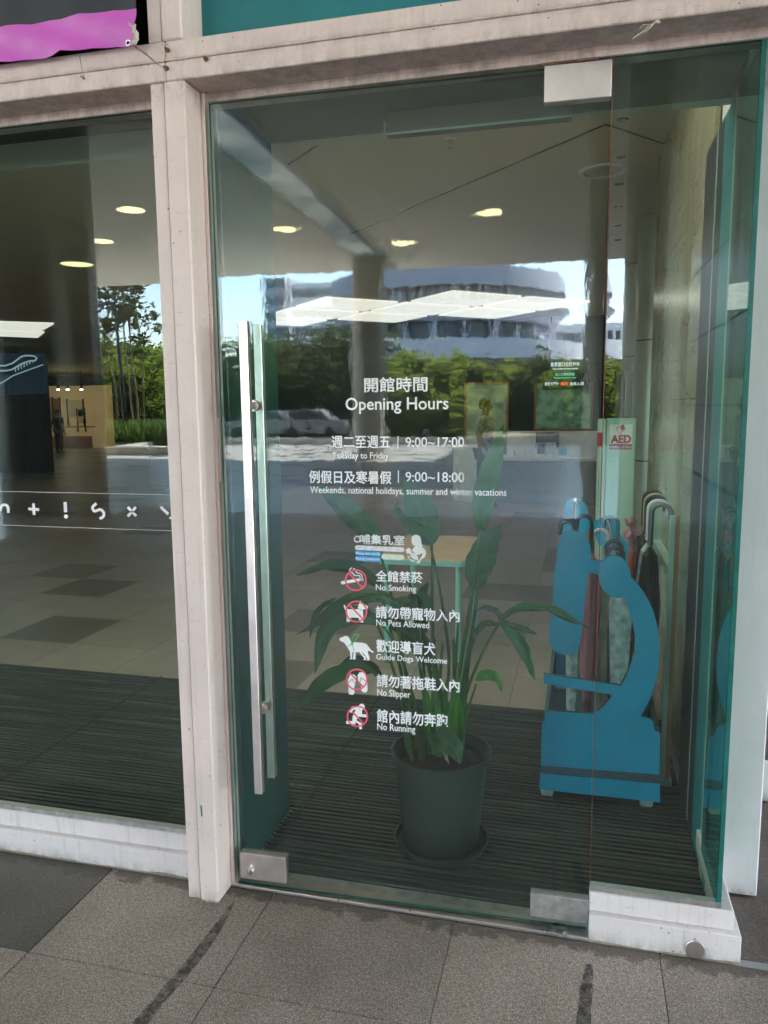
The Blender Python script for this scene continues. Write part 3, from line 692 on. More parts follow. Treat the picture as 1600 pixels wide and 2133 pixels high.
for px, py0, py1 in ((828, 908, 934), (829, 980, 1006)):
    m = MB(); dpoly(m, [(px, py0), (px + 2, py0), (px + 2, py1), (px, py1)], 0, 0, lambda p: p); m.build('divider_bar', 'white_p', door)
f4 = lambda p: (700 + p[0] / 8, 1100 + p[1] / 8)
f5 = lambda p: (700 + p[0] / 7.11, 1230 + p[1] / 7.11)
VM = ['white_p', 'red_v', 'green_v', 'ink', 'blue_v', 'grey_v', 'cream_v']
m = MB(); dring(m, (332, 868), 184, 156, 1, 2, f4); dstroke(m, [(215, 755), (440, 985)], 26, 1, 2, f4)
dpoly(m, [(78, 888), (395, 838), (400, 885), (92, 940)], 0, 1, f4)
for a in (404, 424, 443): dpoly(m, [(a, 835), (a + 10, 833), (a + 14, 880), (a + 4, 883)], 0, 1, f4)
dstroke(m, [(268, 660), (236, 680), (230, 712), (252, 742), (284, 752), (312, 790), (350, 790), (390, 792), (404, 832)], 16, 0, 1, f4)
dstroke(m, [(285, 672), (322, 690), (338, 722), (340, 746), (388, 752), (424, 782), (440, 830)], 16, 0, 1, f4)
m.build('no_smoking_symbol', VM, door, fix=False)
m = MB(); dring(m, (302, 312), 163, 138, 1, 2, f5); dstroke(m, [(190, 205), (398, 422)], 24, 1, 2, f5)
dpoly(m, [(110, 215), (125, 210), (165, 275), (320, 278), (330, 265), (400, 300), (405, 475), (355, 470), (335, 405), (220, 400), (205, 465), (155, 465), (160, 310), (130, 280)], 0, 1, f5)
dpoly(m, [(360, 145), (395, 190), (478, 235), (455, 290), (415, 275), (395, 290), (320, 258)], 0, 1, f5)
m.build('no_pets_symbol', VM, door, fix=False)
m = MB(); dpoly(m, [(50, 720), (65, 700), (100, 690), (130, 675), (165, 675), (195, 700), (210, 745), (240, 765), (290, 768), (400, 775), (450, 790), (480, 830), (515, 880), (560, 910), (550, 922), (480, 885), (472, 930), (495, 980), (500, 1035), (450, 1035), (465, 1010), (440, 970), (385, 905), (400, 950), (445, 985), (445, 1030), (400, 1032), (420, 1005), (345, 915), (290, 915), (290, 1020), (245, 1020), (254, 990), (262, 915), (242, 915), (240, 1000), (238, 1018), (195, 1018), (215, 1000), (205, 900), (165, 840), (125, 775), (60, 745)], 0, 1, f5)
for a, b in (((215, 745), (275, 652)), ((275, 652), (345, 655)), ((345, 655), (262, 772))): dstroke(m, [a, b], 11, 2, 2, f5)
dpoly(m, [(228, 757), (268, 770), (248, 828), (208, 800)], 2, 2, f5)
dstroke(m, [(160, 837), (214, 803)], 6, 3, 2, f5); dstroke(m, [(250, 825), (270, 912)], 6, 3, 2, f5); dstroke(m, [(140, 700), (138, 750), (165, 772)], 5, 5, 2, f5)
m.build('guide_dog_symbol', VM, door, fix=False)
m = MB(); dring(m, (308, 1318), 162, 138, 1, 2, f5); dstroke(m, [(195, 1212), (410, 1432)], 24, 1, 2, f5)
dpoly(m, [(205, 1250), (260, 1240), (298, 1275), (290, 1350), (270, 1430), (275, 1520), (250, 1545), (200, 1540), (183, 1515), (185, 1420), (180, 1320)], 0, 1, f5)
dpoly(m, [(345, 1215), (400, 1210), (440, 1260), (465, 1330), (465, 1420), (468, 1480), (440, 1512), (395, 1505), (375, 1480), (370, 1400), (330, 1330), (318, 1260)], 0, 1, f5)
for st in ([(190, 1372), (240, 1310)], [(240, 1310), (275, 1372)], [(355, 1352), (375, 1290)], [(375, 1290), (442, 1347)]): dstroke(m, st, 8, 3, 1.5, f5)
m.build('no_slippers_symbol', VM, door, fix=False)
m = MB(); dring(m, (317, 1865), 160, 137, 1, 2, f5); dstroke(m, [(235, 1790), (422, 1982)], 24, 1, 2, f5)
dpoly(m, circ((380, 1725), 46), 0, 1, f5)
dpoly(m, [(235, 1715), (330, 1720), (340, 1760), (385, 1775), (385, 1830), (450, 1835), (450, 1880), (340, 1870), (300, 1920), (385, 1970), (385, 2055), (345, 2055), (340, 1985), (290, 1945), (290, 1985), (150, 1975), (150, 1930), (240, 1935), (245, 1870), (290, 1770), (260, 1765), (225, 1815), (195, 1795)], 0, 1, f5)
m.build('no_running_symbol', VM, door, fix=False)
def pill(x0, y0, x1, y1):
    r = (y1 - y0) / 2; c = (y0 + y1) / 2
    return [(x1 - r + r * math.sin(PI * k / 8), c - r * math.cos(PI * k / 8)) for k in range(9)] + [(x0 + r - r * math.sin(PI * k / 8), c + r * math.cos(PI * k / 8)) for k in range(9)]
def sk(pts): return [(x, y + (x - 315) * .045) for x, y in pts]
st = MB(); dring(st, (355, 185), 58, 38, 5, 1, f4, 24)
dpoly(st, sk(pill(315, 285, 1140, 365)), 5, 1, f4); dpoly(st, sk(pill(318, 380, 750, 448)), 4, 1, f4); dpoly(st, sk(pill(318, 464, 750, 545)), 4, 1, f4); dpoly(st, sk(pill(755, 408, 1138, 500)), 6, 1, f4)
dpoly(st, [(1260, 150), (1300, 115), (1350, 110), (1400, 140), (1420, 200), (1425, 280), (1455, 300), (1430, 312), (1490, 360), (1505, 430), (1480, 490), (1410, 530), (1400, 585), (1350, 590), (1330, 570), (1385, 530), (1440, 450), (1425, 410), (1395, 440), (1340, 445), (1300, 400), (1262, 380), (1300, 320), (1330, 300), (1290, 290), (1260, 240)], 5, 1, f4)
dpoly(st, circ((1210, 382), 48), 5, 1, f4); dpoly(st, [(1240, 408), (1300, 410), (1375, 490), (1360, 530), (1300, 520), (1230, 470)], 5, 2, f4)
dpoly(st, [(1183, 445), (1215, 470), (1240, 520), (1320, 545), (1300, 568), (1250, 550), (1200, 500)], 5, 1, f4)
stk = st.build('nursing_room_sticker', VM, door, fix=False)
for s, a in (('哺集乳室', (750, 1113, 842, 1133, .035)),):
    door_text(s, *a, mt='grey_v')
for s, a in (('Phòng cho con bú', (742.5, 1149.8, 791, 1156.2)), ('Ruang menyusui', (742, 1160.5, 790, 1167))):
    x0, z1 = door_xy(a[0], a[1], LOFF); _, z0 = door_xy(a[0], a[3], LOFF); x1, _ = door_xy(a[2], a[1], LOFF)
    vs, fs = fit_text(s, x0, x1, z0, z1, -LOFF - .0006, .01); m = MB(); m.add(vs, fs); m.build('sticker_lettering', 'white_p', door, fix=False)
# ---- symbols on the left window (stuck on the outside)
f3 = lambda p: (p[0] / 3.555, 550 + p[1] / 3.555)
def wstroke(m, pts, wd, closed=False):
    P = [Vector((*p, 0)) for p in pts]; P = catmull(P, 5) if len(P) > 2 else P; vs = []; n = len(P)
    for i, p in enumerate(P):
        t = (P[min(i + 1, n - 1)] - P[max(i - 1, 0)]).normalized(); s_ = Vector((-t.y, t.x, 0)) * wd / 2
        for q in (p + s_, p - s_):
            w_ = gy(*f3(q[:2]), -.0068); vs.append(w_)
    m.add(vs, [(2 * i, 2 * i + 1, 2 * i + 3, 2 * i + 2) for i in range(n - 1)])
SYM = [('wave_symbol', [[(-40, 1835), (-22, 1850), (0, 1822), (12, 1788), (45, 1785), (60, 1806), (61, 1842)]]),
       ('plus_symbol', [[(210, 1813), (290, 1818)], [(248, 1772), (252, 1858)]]),
       ('exclamation_symbol', [[(482, 1762), (486, 1838)]]),
       ('wave_symbol', [[(714, 1772), (686, 1800), (700, 1830), (742, 1818), (768, 1842), (764, 1870), (738, 1886)]]),
       ('cross_symbol', [[(946, 1800), (1008, 1866)], [(1006, 1800), (946, 1868)]]),
       ('slash_symbol', [[(1190, 1798), (1246, 1852)]])]
for nm, sts in SYM:
    m = MB()
    for s_ in sts: wstroke(m, s_, 20 if 'excl' not in nm else 25)
    if nm.startswith('excl'):
        m.add([gy(*f3(q), -.0068) for q in circ((489, 1869), 15)], [tuple(range(20))])
    if nm.startswith('slash'): m.add([gy(*f3(q), -.0068) for q in circ((1262, 1880), 9, 12)], [tuple(range(12))])
    m.build(nm, 'white_p', lw, fix=False)
for z in (1.324, 1.206):
    m = MB(); m.add([(-3.28, -.0067, z - .0007), (XL - .002, -.0067, z - .0007), (XL - .002, -.0067, z + .0007), (-3.28, -.0067, z + .0007)], [(0, 1, 2, 3)]); m.build('pin_line', 'grey_v', lw)

# ================================================================== right side outside
pil = thing('wall_pillar', 'smooth white pillar standing right of the glass corner', 'pillar', (.53, .34, 0))
m = MB(); m.box(.436, .590, .31, .44, .002, 6, 0, .004); m.build('shaft', 'white', pil)
tw = MB(); tw.box(.6, 6, 1.0, 1.2, .17, 6, 0); o = tag(tw.build('terrazzo_wall', 'terrazzo'), 'speckled pinkish terrazzo wall right of the white pillar', 'wall')
tw = MB(); tw.box(.6, 6, .985, 1.2, 0, .169, 0, .003); o2 = tw.build('wall_plinth', 'white', o)
pv = MB(); pv.add([(.06, 0, -.004), (6, 0, -.004), (6, 1.0, -.004), (.06, 1, -.004)], [(0, 1, 2, 3)]); struct(pv.build('side_pavement', 'granite'))

# ================================================================== banner
bn = thing('banner', 'magenta and charcoal vinyl banner hanging above the left window', 'banner', (-2.2, -.15, 2.62))
def cloth(z0f, z1f, mt, name):
    m = MB(); nx, nz = 60, 8; vs = []
    for i in range(nx + 1):
        x = -3.3 + (2.062) * i / nx
        for k in range(nz + 1):
            z0 = z0f(x); z1 = z1f(x); z = z0 + (z1 - z0) * k / nz
            y = -.155 + .007 * math.sin(x * 23 + z * 60) * (1 if z < 2.9 else .5) + .004 * math.sin(x * 57 - z * 45)
            vs.append((x, y, z))
    m.add(vs, [(i * (nz + 1) + k, (i + 1) * (nz + 1) + k, (i + 1) * (nz + 1) + k + 1, i * (nz + 1) + k + 1) for i in range(nx) for k in range(nz)])
    return m.build(name, mt, bn, True)
zb = lambda x: 2.618 + .0025 * math.sin(x * 9) - (.010 if x > -1.28 else 0) * (1 - abs(x + 1.25) / .03 * .3) + .008 * math.exp(-((x + 1.47) / .03) ** 2)
cloth(zb, lambda x: 2.712, 'banner_p', 'magenta_band'); cloth(lambda x: 2.7122, lambda x: 4.6, 'banner_d', 'charcoal_field')
c = gy(268, 90, -.164); m = MB(); n = 20
for (ro, ri, y) in ((.0085, .0048, -.1675),):
    vs = []
    for k in range(n):
        a = 2 * PI * k / n; vs += [(c.x + ro * math.cos(a), y, c.z + ro * math.sin(a)), (c.x + ri * math.cos(a), y, c.z + ri * math.sin(a))]
    m.add(vs, [(2 * k, 2 * k + 1, (2 * k + 3) % (2 * n), (2 * k + 2) % (2 * n)) for k in range(n)], 0)
    m.add([(c.x + ri * math.cos(2 * PI * k / n), y + .0005, c.z + ri * math.sin(2 * PI * k / n)) for k in range(n)], [tuple(range(n))], 1)
m.build('eyelet', ['chrome', 'void'], bn)
m = MB(); m.tube(catmull([gy(270, 90, -.172), gy(281, 86, -.17), gy(284, 72, -.172), gy(279, 62, -.172), (gy(282, 50, -.17))], 6), [.004, .005, .006, .006, .007, .007, .0065, .006, .007, .008, .007, .006, .007, .008, .0075, .007, .007, .006, .006, .005, .005, .004, .004, .003, .002], 8)
m.tube(catmull([gy(281, 60, -.176), gy(272, 52, -.176), gy(268, 47, -.176)], 4), [.003] * 5 + [.0025] * 3 + [.001], 6); m.build('rope_knot', 'rope', bn, True)
m = MB(); m.tube(catmull([gy(274, 92, -.168), gy(295, 108, -.15), gy(316, 122, -.142), gy(330, 135, -.14), gy(346, 142, -.140)], 6), .0011, 5); m.tube(catmull([gy(274, 92, -.167), gy(300, 107, -.152), gy(318, 127, -.14), gy(346, 144, -.139)], 6), .0009, 5)
m.build('tie_wire', 'wire', bn); m = MB(); m.tube(catmull([gy(166, 114, -.166), gy(168, 130, -.15), gy(172, 148, -.142), gy(175, 158, -.140)], 6), .0011, 5); m.build('tie_wire', 'wire', bn)
b_ = bolt(175, 163, -.1285, .004, bm_t, 'wire')

# ================================================================== canopy soffit (overhead, seen mirrored in the glass)
ZS = 6.0
YE = dmir(gz(560, 575, ZS)).y
cs = struct(MB().box(-30, 22, YE - .05, -.13, ZS + .09, ZS + .6).build('canopy_roof', 'dark_joint')) if False else None
m = MB()
for a, b in ((-30, -5.55), (-4.50, 22)): m.box(a, b, YE, 0.0, ZS + .05, ZS + .7)
canopy = tag(m.build('canopy', 'soffit'), 'deep flat canopy roof with slatted soffit over the forecourt', 'canopy')
m = MB(); m.box(-5.55, -4.50, YE, -.2, ZS + .03, ZS + .045); m.build('skylight_strip', 'skylight', canopy)
for x in (-5.60, -4.57):
    m = MB(); m.box(x + .0, x + .12, YE, -.2, ZS - .03, ZS + .049); m.build('skylight_trim', 'soffit', canopy)
pitch = .30; n = int((-YE - .1) / pitch)
slA = MB().box(-24.4, 0, .004, pitch - .008, 0, .045).build('soffit_slat', 'soffit', canopy)
slB = MB().box(0, 26.4, .004, pitch - .008, 0, .045).build('soffit_slat', 'soffit', canopy)
slA.location = (-5.56, -.1 - pitch, ZS); slB.location = (-4.49, -.1 - pitch, ZS)
for k in range(1, n):
    for q, x in ((slA, -5.56), (slB, -4.49)):
        c = piece(q, canopy); c.location = (x, -.1 - pitch * (k + 1), ZS)
# cross joints
def dl(p, label, k=1.0):
    t = thing('downlight', label, 'downlight', (p.x, p.y, p.z), 'round downlights in the canopy soffit')
    m = MB(); m.lathe(p, [(.31 * k, -.004), (.345 * k, -.012), (.35 * k, -.0), (.31 * k, .0)], 28); m.build('trim_ring', 'white_p', t, True)
    m = MB(); m.lathe(p, [(.0001, -.005), (.308 * k, -.005)], 28); m.build('lamp_disc', 'downlight' if k == 1 else 'downlight_in', t); return t
DLP = [(wmir(gz(273, 437, ZS)), 'lit downlight shown largest in the left window glass'), (wmir(gz(211, 502, ZS)), 'middle of the three lit downlights mirrored in the left window'), 
       (dmir(gz(597, 477, ZS)), 'lit downlight mirrored in the door, leftmost of three'), (dmir(gz(842, 506, ZS)), 'lit downlight mirrored in the door, lowest of three'), (dmir(gz(1017, 443, ZS)), 'lit downlight mirrored in the door, rightmost of three')]
for p, l in DLP: p.z = ZS - .001; dl(p, l)
p = gz(160, 549, 3.2); p.z = 3.199; dl(p, 'lit downlight in the hall ceiling seen low in the left window', .55)['group'] = 'round downlights of the hall ceiling'

# columns of the forecourt
def column(x, y, r, label, h=ZS, mt='clad'):
    t = thing('round_column', label, 'column', (x, y, 0), 'round clad columns of the forecourt'); n = 40
    zs = [0.0, 1.0, 2.15, 3.3, 4.45, 5.6, h]; 
    for a in range(2):
        for k in range(len(zs) - 1):
            m = MB(); z0, z1 = zs[k] + .006, zs[k + 1] - .006; g_ = .012 / r
            a0 = PI * a + g_; a1 = PI * (a + 1) - g_
            m.lathe((x, y, 0), [(r - .03, z0), (r, z0), (r, z1), (r - .03, z1)], n // 2, 0, a0, a1); m.build('cladding_panel', mt, t, True)
    m = MB(); m.lathe((x, y, 0), [(r - .028, 0), (r - .028, h)], n); m.build('core', 'dark_joint', t, True)
    m = MB(); 
    for k in range(1, 4):
        for s_ in (.25, .75):
            for q in (-.12, .12):
                a = PI * s_ * 2 + q; zz = 2.3 + .5 * k
                m.tube([(x + (r - .002) * math.cos(a), y + (r - .002) * math.sin(a), zz), (x + (r + .004) * math.cos(a), y + (r + .004) * math.sin(a), zz)], .03, 8)
    m.build('fixing_plugs', 'dark_joint', t)
    return t
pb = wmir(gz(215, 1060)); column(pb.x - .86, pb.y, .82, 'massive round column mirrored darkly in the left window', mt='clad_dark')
cc = dmir(gz(770, 955)); column(cc.x, cc.y, .50, 'round column mirrored in the middle of the door, standing at the canopy edge')
column(.93, -9.0, .42, 'round column mirrored at the right door edge and in the narrow pane')


# ================================================================== plaza planting, trees
def tree_mesh(h, r, nl, seed, mt, zc=.62, flat=1.0, ls=.22, clumps=26, trunk_r=.12, tr=None, base=.25):
    rd = random.Random(seed); C_ = []
    for _ in range(clumps):
        while True:
            p = Vector((rd.uniform(-1, 1), rd.uniform(-1, 1), rd.uniform(-1, 1)))
            if p.length < 1: break
        C_.append((Vector((p.x * r, p.y * r, h * zc + p.z * h * (1 - zc) * flat)), rd.uniform(.25, .5) * r))
    vs = []; fs = []
    for i in range(nl):
        c, cr = rd.choice(C_); d = Vector((rd.gauss(0, 1), rd.gauss(0, 1), rd.gauss(0, .8))); d = d.normalized() * cr * (rd.random() ** .4)
        p = c + d; s_ = ls * rd.uniform(.6, 1.2)
        a = Vector((rd.gauss(0, 1), rd.gauss(0, 1), rd.gauss(0, .5))).normalized(); b = a.orthogonal().normalized()
        b = (b + a.cross(b) * rd.uniform(-1, 1)).normalized()
        o = len(vs); vs += [p - a * s_, p - b * s_ * .45, p + a * s_, p + b * s_ * .45]; fs.append((o, o + 1, o + 2, o + 3))
    crown = MB(); crown.v = vs; crown.f = fs; crown.m = [0] * len(fs)
    tk = MB(); bends = [Vector((rd.uniform(-.05, .05) * h * k / 3, rd.uniform(-.05, .05) * h * k / 3, h * zc * k / 3)) for k in range(4)]
    tk.tube(catmull(bends, 4), [trunk_r * (1 - .6 * i / 12) for i in range(13)], 8)
    for c, cr in C_[:12]:
        s_ = bends[2].lerp(bends[3], rd.random()); tk.tube([s_, s_.lerp(c, .5) + Vector((0, 0, .1)), c], [trunk_r * .4, trunk_r * .25, trunk_r * .08], 5)
    return crown, tk
def tree(loc, h, r, nl, seed, mt, label, name='broadleaf_tree', group='trees along the plaza edge', **k):
    cr, tk = tree_mesh(h, r, nl, seed, mt, **k)
    t = thing(name, label, 'tree', (0, 0, 0), group)
    a = cr.build('crown', mt, t, fix=False); b = tk.build('trunk', 'bark', t, True); t.location = loc; return t
def V0(v): return Vector((v.x, v.y, 0))
# kerbed planting bed seen in the left window
kb = [wmir(gz(x, y)) for x, y in ((190, 948), (240, 944), (300, 936), (345, 932), (380, 934))]
kc = [Vector((-60, kb[0].y + 2, 0))] + kb + [Vector((-13.5, -29.5, 0)), Vector((-4, -30, 0)), Vector((22, -30, 0))]
m = MB(); vs = []
for p in catmull(kc, 5): vs += [(p.x, p.y, 0), (p.x, p.y, .28), (p.x, p.y - .25, .28), (p.x, p.y - .25, .0)]
nk = len(vs) // 4
m.add(vs, [(4 * i + j, 4 * (i + 1) + j, 4 * (i + 1) + j + 1, 4 * i + j + 1) for i in range(nk - 1) for j in range(3)])
struct(m.build('planting_kerb', 'kerb'))
m = MB(); m.add([(-90, -95, .12), (60, -95, .12), (60, -30.3, .12), (-90, -30.3, .12)], [(0, 1, 2, 3)]); struct(m.build('planting_bed', 'soil_out'))
# left-window trees (positions through the left pane, metres behind the camera)
def LW(px, D, z=0): 
    d = ray(px, 860); return Vector((d.x / d.y * D, -(D - 2.24), z))
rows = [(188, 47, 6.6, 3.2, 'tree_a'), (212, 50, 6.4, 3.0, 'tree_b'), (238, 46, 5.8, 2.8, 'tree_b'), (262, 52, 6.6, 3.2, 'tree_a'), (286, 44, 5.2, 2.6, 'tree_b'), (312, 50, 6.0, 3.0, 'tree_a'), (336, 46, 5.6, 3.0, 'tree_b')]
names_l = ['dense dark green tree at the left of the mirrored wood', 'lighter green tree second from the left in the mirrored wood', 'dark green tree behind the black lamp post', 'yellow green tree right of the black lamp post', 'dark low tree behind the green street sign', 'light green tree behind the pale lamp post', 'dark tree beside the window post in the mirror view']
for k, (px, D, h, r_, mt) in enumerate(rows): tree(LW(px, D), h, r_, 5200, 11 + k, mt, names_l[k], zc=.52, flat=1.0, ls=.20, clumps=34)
sl = [(203, 33, 9.6), (226, 34, 8.8), (240, 36, 9.4), (276, 33, 9.6), (287, 34, 9.0), (297, 35, 7.4)]
lab_s = ['slender bare-stemmed young tree at the left of the mirror view', 'slender young tree just left of the black lamp post', 'slender young tree right behind the black lamp post', 'slender young tree with drooping feathery crown', 'slender young tree above the green street sign', 'shorter slender young tree right of the street sign']
for k, (px, D, h) in enumerate(sl):
    tree(LW(px, D), h, .95, 420, 40 + k, 'tree_a', lab_s[k], 'slender_tree', 'slender young trees in the planting bed', zc=.78, ls=.17, clumps=16, trunk_r=.06)
gr = MB(); rd = random.Random(5)
for i in range(9000):
    px = rd.uniform(175, 370); D = rd.uniform(28.5, 36); p = LW(px, D, .1); h = rd.uniform(.3, 1.1); a = rd.uniform(0, 2 * PI); l = Vector((math.cos(a), math.sin(a), 0))
    o = len(gr.v); w_ = .025; s_ = Vector((-l.y, l.x, 0)) * w_
    gr.v += [p - s_, p + s_, p + l * h * .25 + Vector((0, 0, h * .7)), p + l * h * .6 + Vector((0, 0, h * .95))]; gr.f.append((o, o + 1, o + 3, o + 2)); gr.m.append(0)
tag(gr.build('grass', 'grass', fix=False), 'tall ornamental grass in the kerbed planting bed', 'grass', kind='stuff')
# lamp posts
lp = thing('street_lamp', 'slim black double-headed lamp post mirrored in the left window', 'street lamp', LW(262, 30))
p = LW(262, 30); q = LW(236, 30)
hh_ = wmir(gy(236, 612, 27.76)).z
m = MB(); m.tube([p, Vector((p.x - .25, p.y, hh_))], [.11, .06], 10); m.build('pole', 'black', lp, True)
for s_, z in ((1, hh_ - .55), (-1, hh_ - .45)):
    m = MB(); m.box(p.x - .25 + (0 if s_ > 0 else -.85), p.x - .25 + (.85 if s_ > 0 else 0), p.y - .14, p.y + .14, z, z + .1, 0, .02); m.build('lamp_head', 'black', lp)
def ylamp(p, h, label):
    t = thing('street_lamp', label, 'street lamp', (p.x, p.y, 0)); m = MB(); m.tube([p, p + Vector((0, 0, h))], [.09, .06], 8); m.build('pole', 'bldg_w', t, True)
    for s_ in (-1, 1):
        m = MB(); m.tube(catmull([p + Vector((0, 0, h - .1)), p + Vector((s_ * .5, 0, h + .35)), p + Vector((s_ * 1.3, 0, h + .7))], 4), .045, 6); m.box(p.x + s_ * 1.3 - .3, p.x + s_ * 1.3 + .3, p.y - .12, p.y + .12, h + .66, h + .76, 0, .02); m.build('lamp_arm', 'bldg_w', t)
p = LW(316, 58); ylamp(V0(p), wmir(gy(315, 700, 55.76)).z, 'pale Y-shaped lamp post mirrored beside the window post')
def DW(px, D, z=0):                                  # place seen through the door mirror
    d = ray(px, 850); v = CAM + d * (D / d.y); v = dmir(v); v.z = z; return v
p = DW(863, 40); ylamp(V0(p), dmir(gy(863, 735, 37.8)).z, 'white Y-shaped lamp post mirrored above the opening hours lettering')
p = LW(297, 45); zc = wmir(gy(297, 812, 42.76)).z; sg = thing('street_sign', 'small green street sign mirrored between the slender trees', 'sign', (p.x, p.y, 0))
m = MB(); m.tube([V0(p), Vector((p.x, p.y, zc + .1))], .04, 6); m.build('sign_pole', 'wire', sg); m = MB(); m.box(p.x - .28, p.x + .28, p.y + .05, p.y + .09, zc - .1, zc + .12, 0, .01); m.build('sign_plate', 'green_sign', sg)
# door trees
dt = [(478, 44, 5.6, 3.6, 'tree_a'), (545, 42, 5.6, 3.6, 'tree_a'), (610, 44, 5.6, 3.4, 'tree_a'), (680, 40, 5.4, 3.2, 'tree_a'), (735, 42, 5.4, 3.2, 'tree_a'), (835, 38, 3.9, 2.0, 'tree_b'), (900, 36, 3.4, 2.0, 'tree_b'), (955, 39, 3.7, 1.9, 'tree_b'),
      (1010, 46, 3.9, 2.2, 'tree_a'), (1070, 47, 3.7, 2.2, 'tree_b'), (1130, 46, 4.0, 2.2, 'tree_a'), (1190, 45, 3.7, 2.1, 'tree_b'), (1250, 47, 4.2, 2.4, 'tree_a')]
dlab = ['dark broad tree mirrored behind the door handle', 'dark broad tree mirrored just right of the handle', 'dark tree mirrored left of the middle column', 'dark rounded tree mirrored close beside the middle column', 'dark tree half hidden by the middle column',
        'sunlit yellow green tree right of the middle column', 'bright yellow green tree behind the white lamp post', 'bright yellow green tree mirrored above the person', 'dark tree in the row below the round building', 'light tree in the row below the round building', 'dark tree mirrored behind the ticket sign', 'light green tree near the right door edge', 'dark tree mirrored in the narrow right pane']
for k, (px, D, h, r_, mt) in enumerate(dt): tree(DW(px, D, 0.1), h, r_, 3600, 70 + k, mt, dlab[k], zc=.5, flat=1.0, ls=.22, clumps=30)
rh = random.Random(12)
hedge_px = MB()
m = MB()
for i in range(9000):
    x = rh.uniform(-40, 22); p = Vector((x, rh.uniform(-52, -49.5), rh.uniform(.1, 3.2 + .5 * mnoise.noise(Vector((x * .4, 0, 0)))))); s_ = .2
    a = Vector((rh.gauss(0, 1), rh.gauss(0, 1), rh.gauss(0, 1))).normalized(); b = a.orthogonal().normalized(); o = len(m.v)
    m.v += [p - a * s_, p - b * s_ * .6, p + a * s_, p + b * s_ * .6]; m.f.append((o, o + 1, o + 2, o + 3)); m.m.append(0)
m.box(-40, 22, -51.6, -50.2, .1, 2.6)
tag(m.build('hedge', 'tree_a', fix=False), 'long clipped hedge beyond the plaza trees', 'hedge', kind='stuff')
m = MB()
for i in range(16000):
    x = rh.uniform(-150, 70); z1_ = 3.6 + 1.6 * mnoise.noise(Vector((x * .12, 0, 3))) + 1.0 * mnoise.noise(Vector((x * .6, 2, 0)))
    p = Vector((x, rh.uniform(-72, -66), z1_ * rh.random() ** .6)); s_ = rh.uniform(.25, .5)
    a = Vector((rh.gauss(0, 1), rh.gauss(0, 1), rh.gauss(0, 1))).normalized(); b = a.orthogonal().normalized(); o = len(m.v)
    m.v += [p - a * s_, p - b * s_ * .6, p + a * s_, p + b * s_ * .6]; m.f.append((o, o + 1, o + 2, o + 3)); m.m.append(0)
m.box(-150, 70, -71, -69.5, 0, 3.6)
tag(m.build('far_wood', 'tree_a', fix=False), 'far belt of dark trees closing the plaza on the horizon', 'wood', kind='stuff')
# parked cars glimpsed
def car(loc, label, mt='carpaint'):
    t = thing('parked_car', label, 'car', loc, 'cars parked beyond the plaza'); x, y, _ = loc
    prof = [(-2.1, .35), (-2.1, .75), (-1.9, .9), (-1.25, 1.0), (-.7, 1.45), (.7, 1.48), (1.35, 1.05), (2.0, .92), (2.15, .6), (2.15, .35)]
    m = MB(); m.prism([(x + a, b) for a, b in prof], y - .85, y + .85); m.build('body', mt, t)
    m = MB(); m.prism([(x + a, b) for a, b in [(-1.1, 1.02), (-.66, 1.38), (.66, 1.41), (1.15, 1.05)]], y - .86, y + .86); m.build('side_windows', 'bldg_glass', t)
    for a in (-1.35, 1.35):
        for s_ in (-.86, .72):
            m = MB(); m.tube([(x + a, y + s_, .34), (x + a, y + s_ + .14, .34)], .33, 16); m.build('wheel', 'tyre', t)
for px, D, l in ((560, 35.5, 'silver car mirrored left of the middle column'), (640, 36, 'second silver car mirrored close to the middle column')):
    p = DW(px, D); car((p.x, p.y, 0), l)

# ---- buildings across the plaza
wg = thing('building_wing', 'clad wing of the building closing the forecourt on the right', 'building', (8, -20, 0))
m = MB(); m.box(2.62, 14, -40, -9.6, 0, 12.5); m.build('walls', 'dark_joint', wg); w0 = None
for i in range(12):
    for j in range(8):
        if w0 is None: m = MB(); m.box(2.585, 2.618, -39.99, -39.99 + 2.50, .02, 1.54, 0, .006); w0 = b_ = m.build('cladding_panel', 'clad', wg)
        else: b_ = piece(w0, wg)
        b_.location = (0, i * 2.53, j * 1.56)
        b_.parent = wg

cx, cy = -9.8, -84
rb = thing('round_building', 'big round grey building with vertical fins mirrored across the plaza', 'building', (cx, cy, 0))
def zpx(py, px=990, D=84 + 2.24): return dmir(gy(px, py, D - 2.24 - 10)).z
zt = zpx(556); zf = zpx(600); zf2 = zpx(628); zl = zpx(668); zm = zpx(690); zs = zpx(712); zs2 = zpx(752)
m = MB(); m.lathe((cx, cy, 0), [(.1, zt + .4), (12.2, zt), (12.6, zf), (12.0, zf)], 64); m.build('top_drum', 'concrete_d', rb, True)
m = MB(); m.lathe((cx, cy, 0), [(11.6, zf - .02), (11.6, zf2)], 64); m.build('window_band', 'bldg_glass', rb, True)
fin = None
for k in range(72):
    a = 2 * PI * k / 72
    if fin is None:
        m = MB(); m.box(cx - .12, cx + .12, cy - .55, cy + .3, zf2, zf - .03); fin = m.build('fin', 'concrete', rb); f_ = fin
        fin_me = fin.data
        for v in fin_me.vertices: v.co.y -= 0
    else:
        f_ = piece(fin, rb)
    f_.location = (12.0 * math.cos(a), 12.0 * math.sin(a), 0); f_.rotation_euler = (0, 0, a - PI / 2)
m = MB(); m.lathe((cx, cy, 0), [(12.0, zf2 - .02), (12.9, zf2 - .3), (11.5, zl), (.1, zl)], 64); m.build('lower_ring', 'concrete_d', rb, True)
m = MB(); m.lathe((cx, cy, 0), [(10.2, zl), (10.2, zs)], 48); m.build('glazed_storey', 'bldg_glass', rb, True)
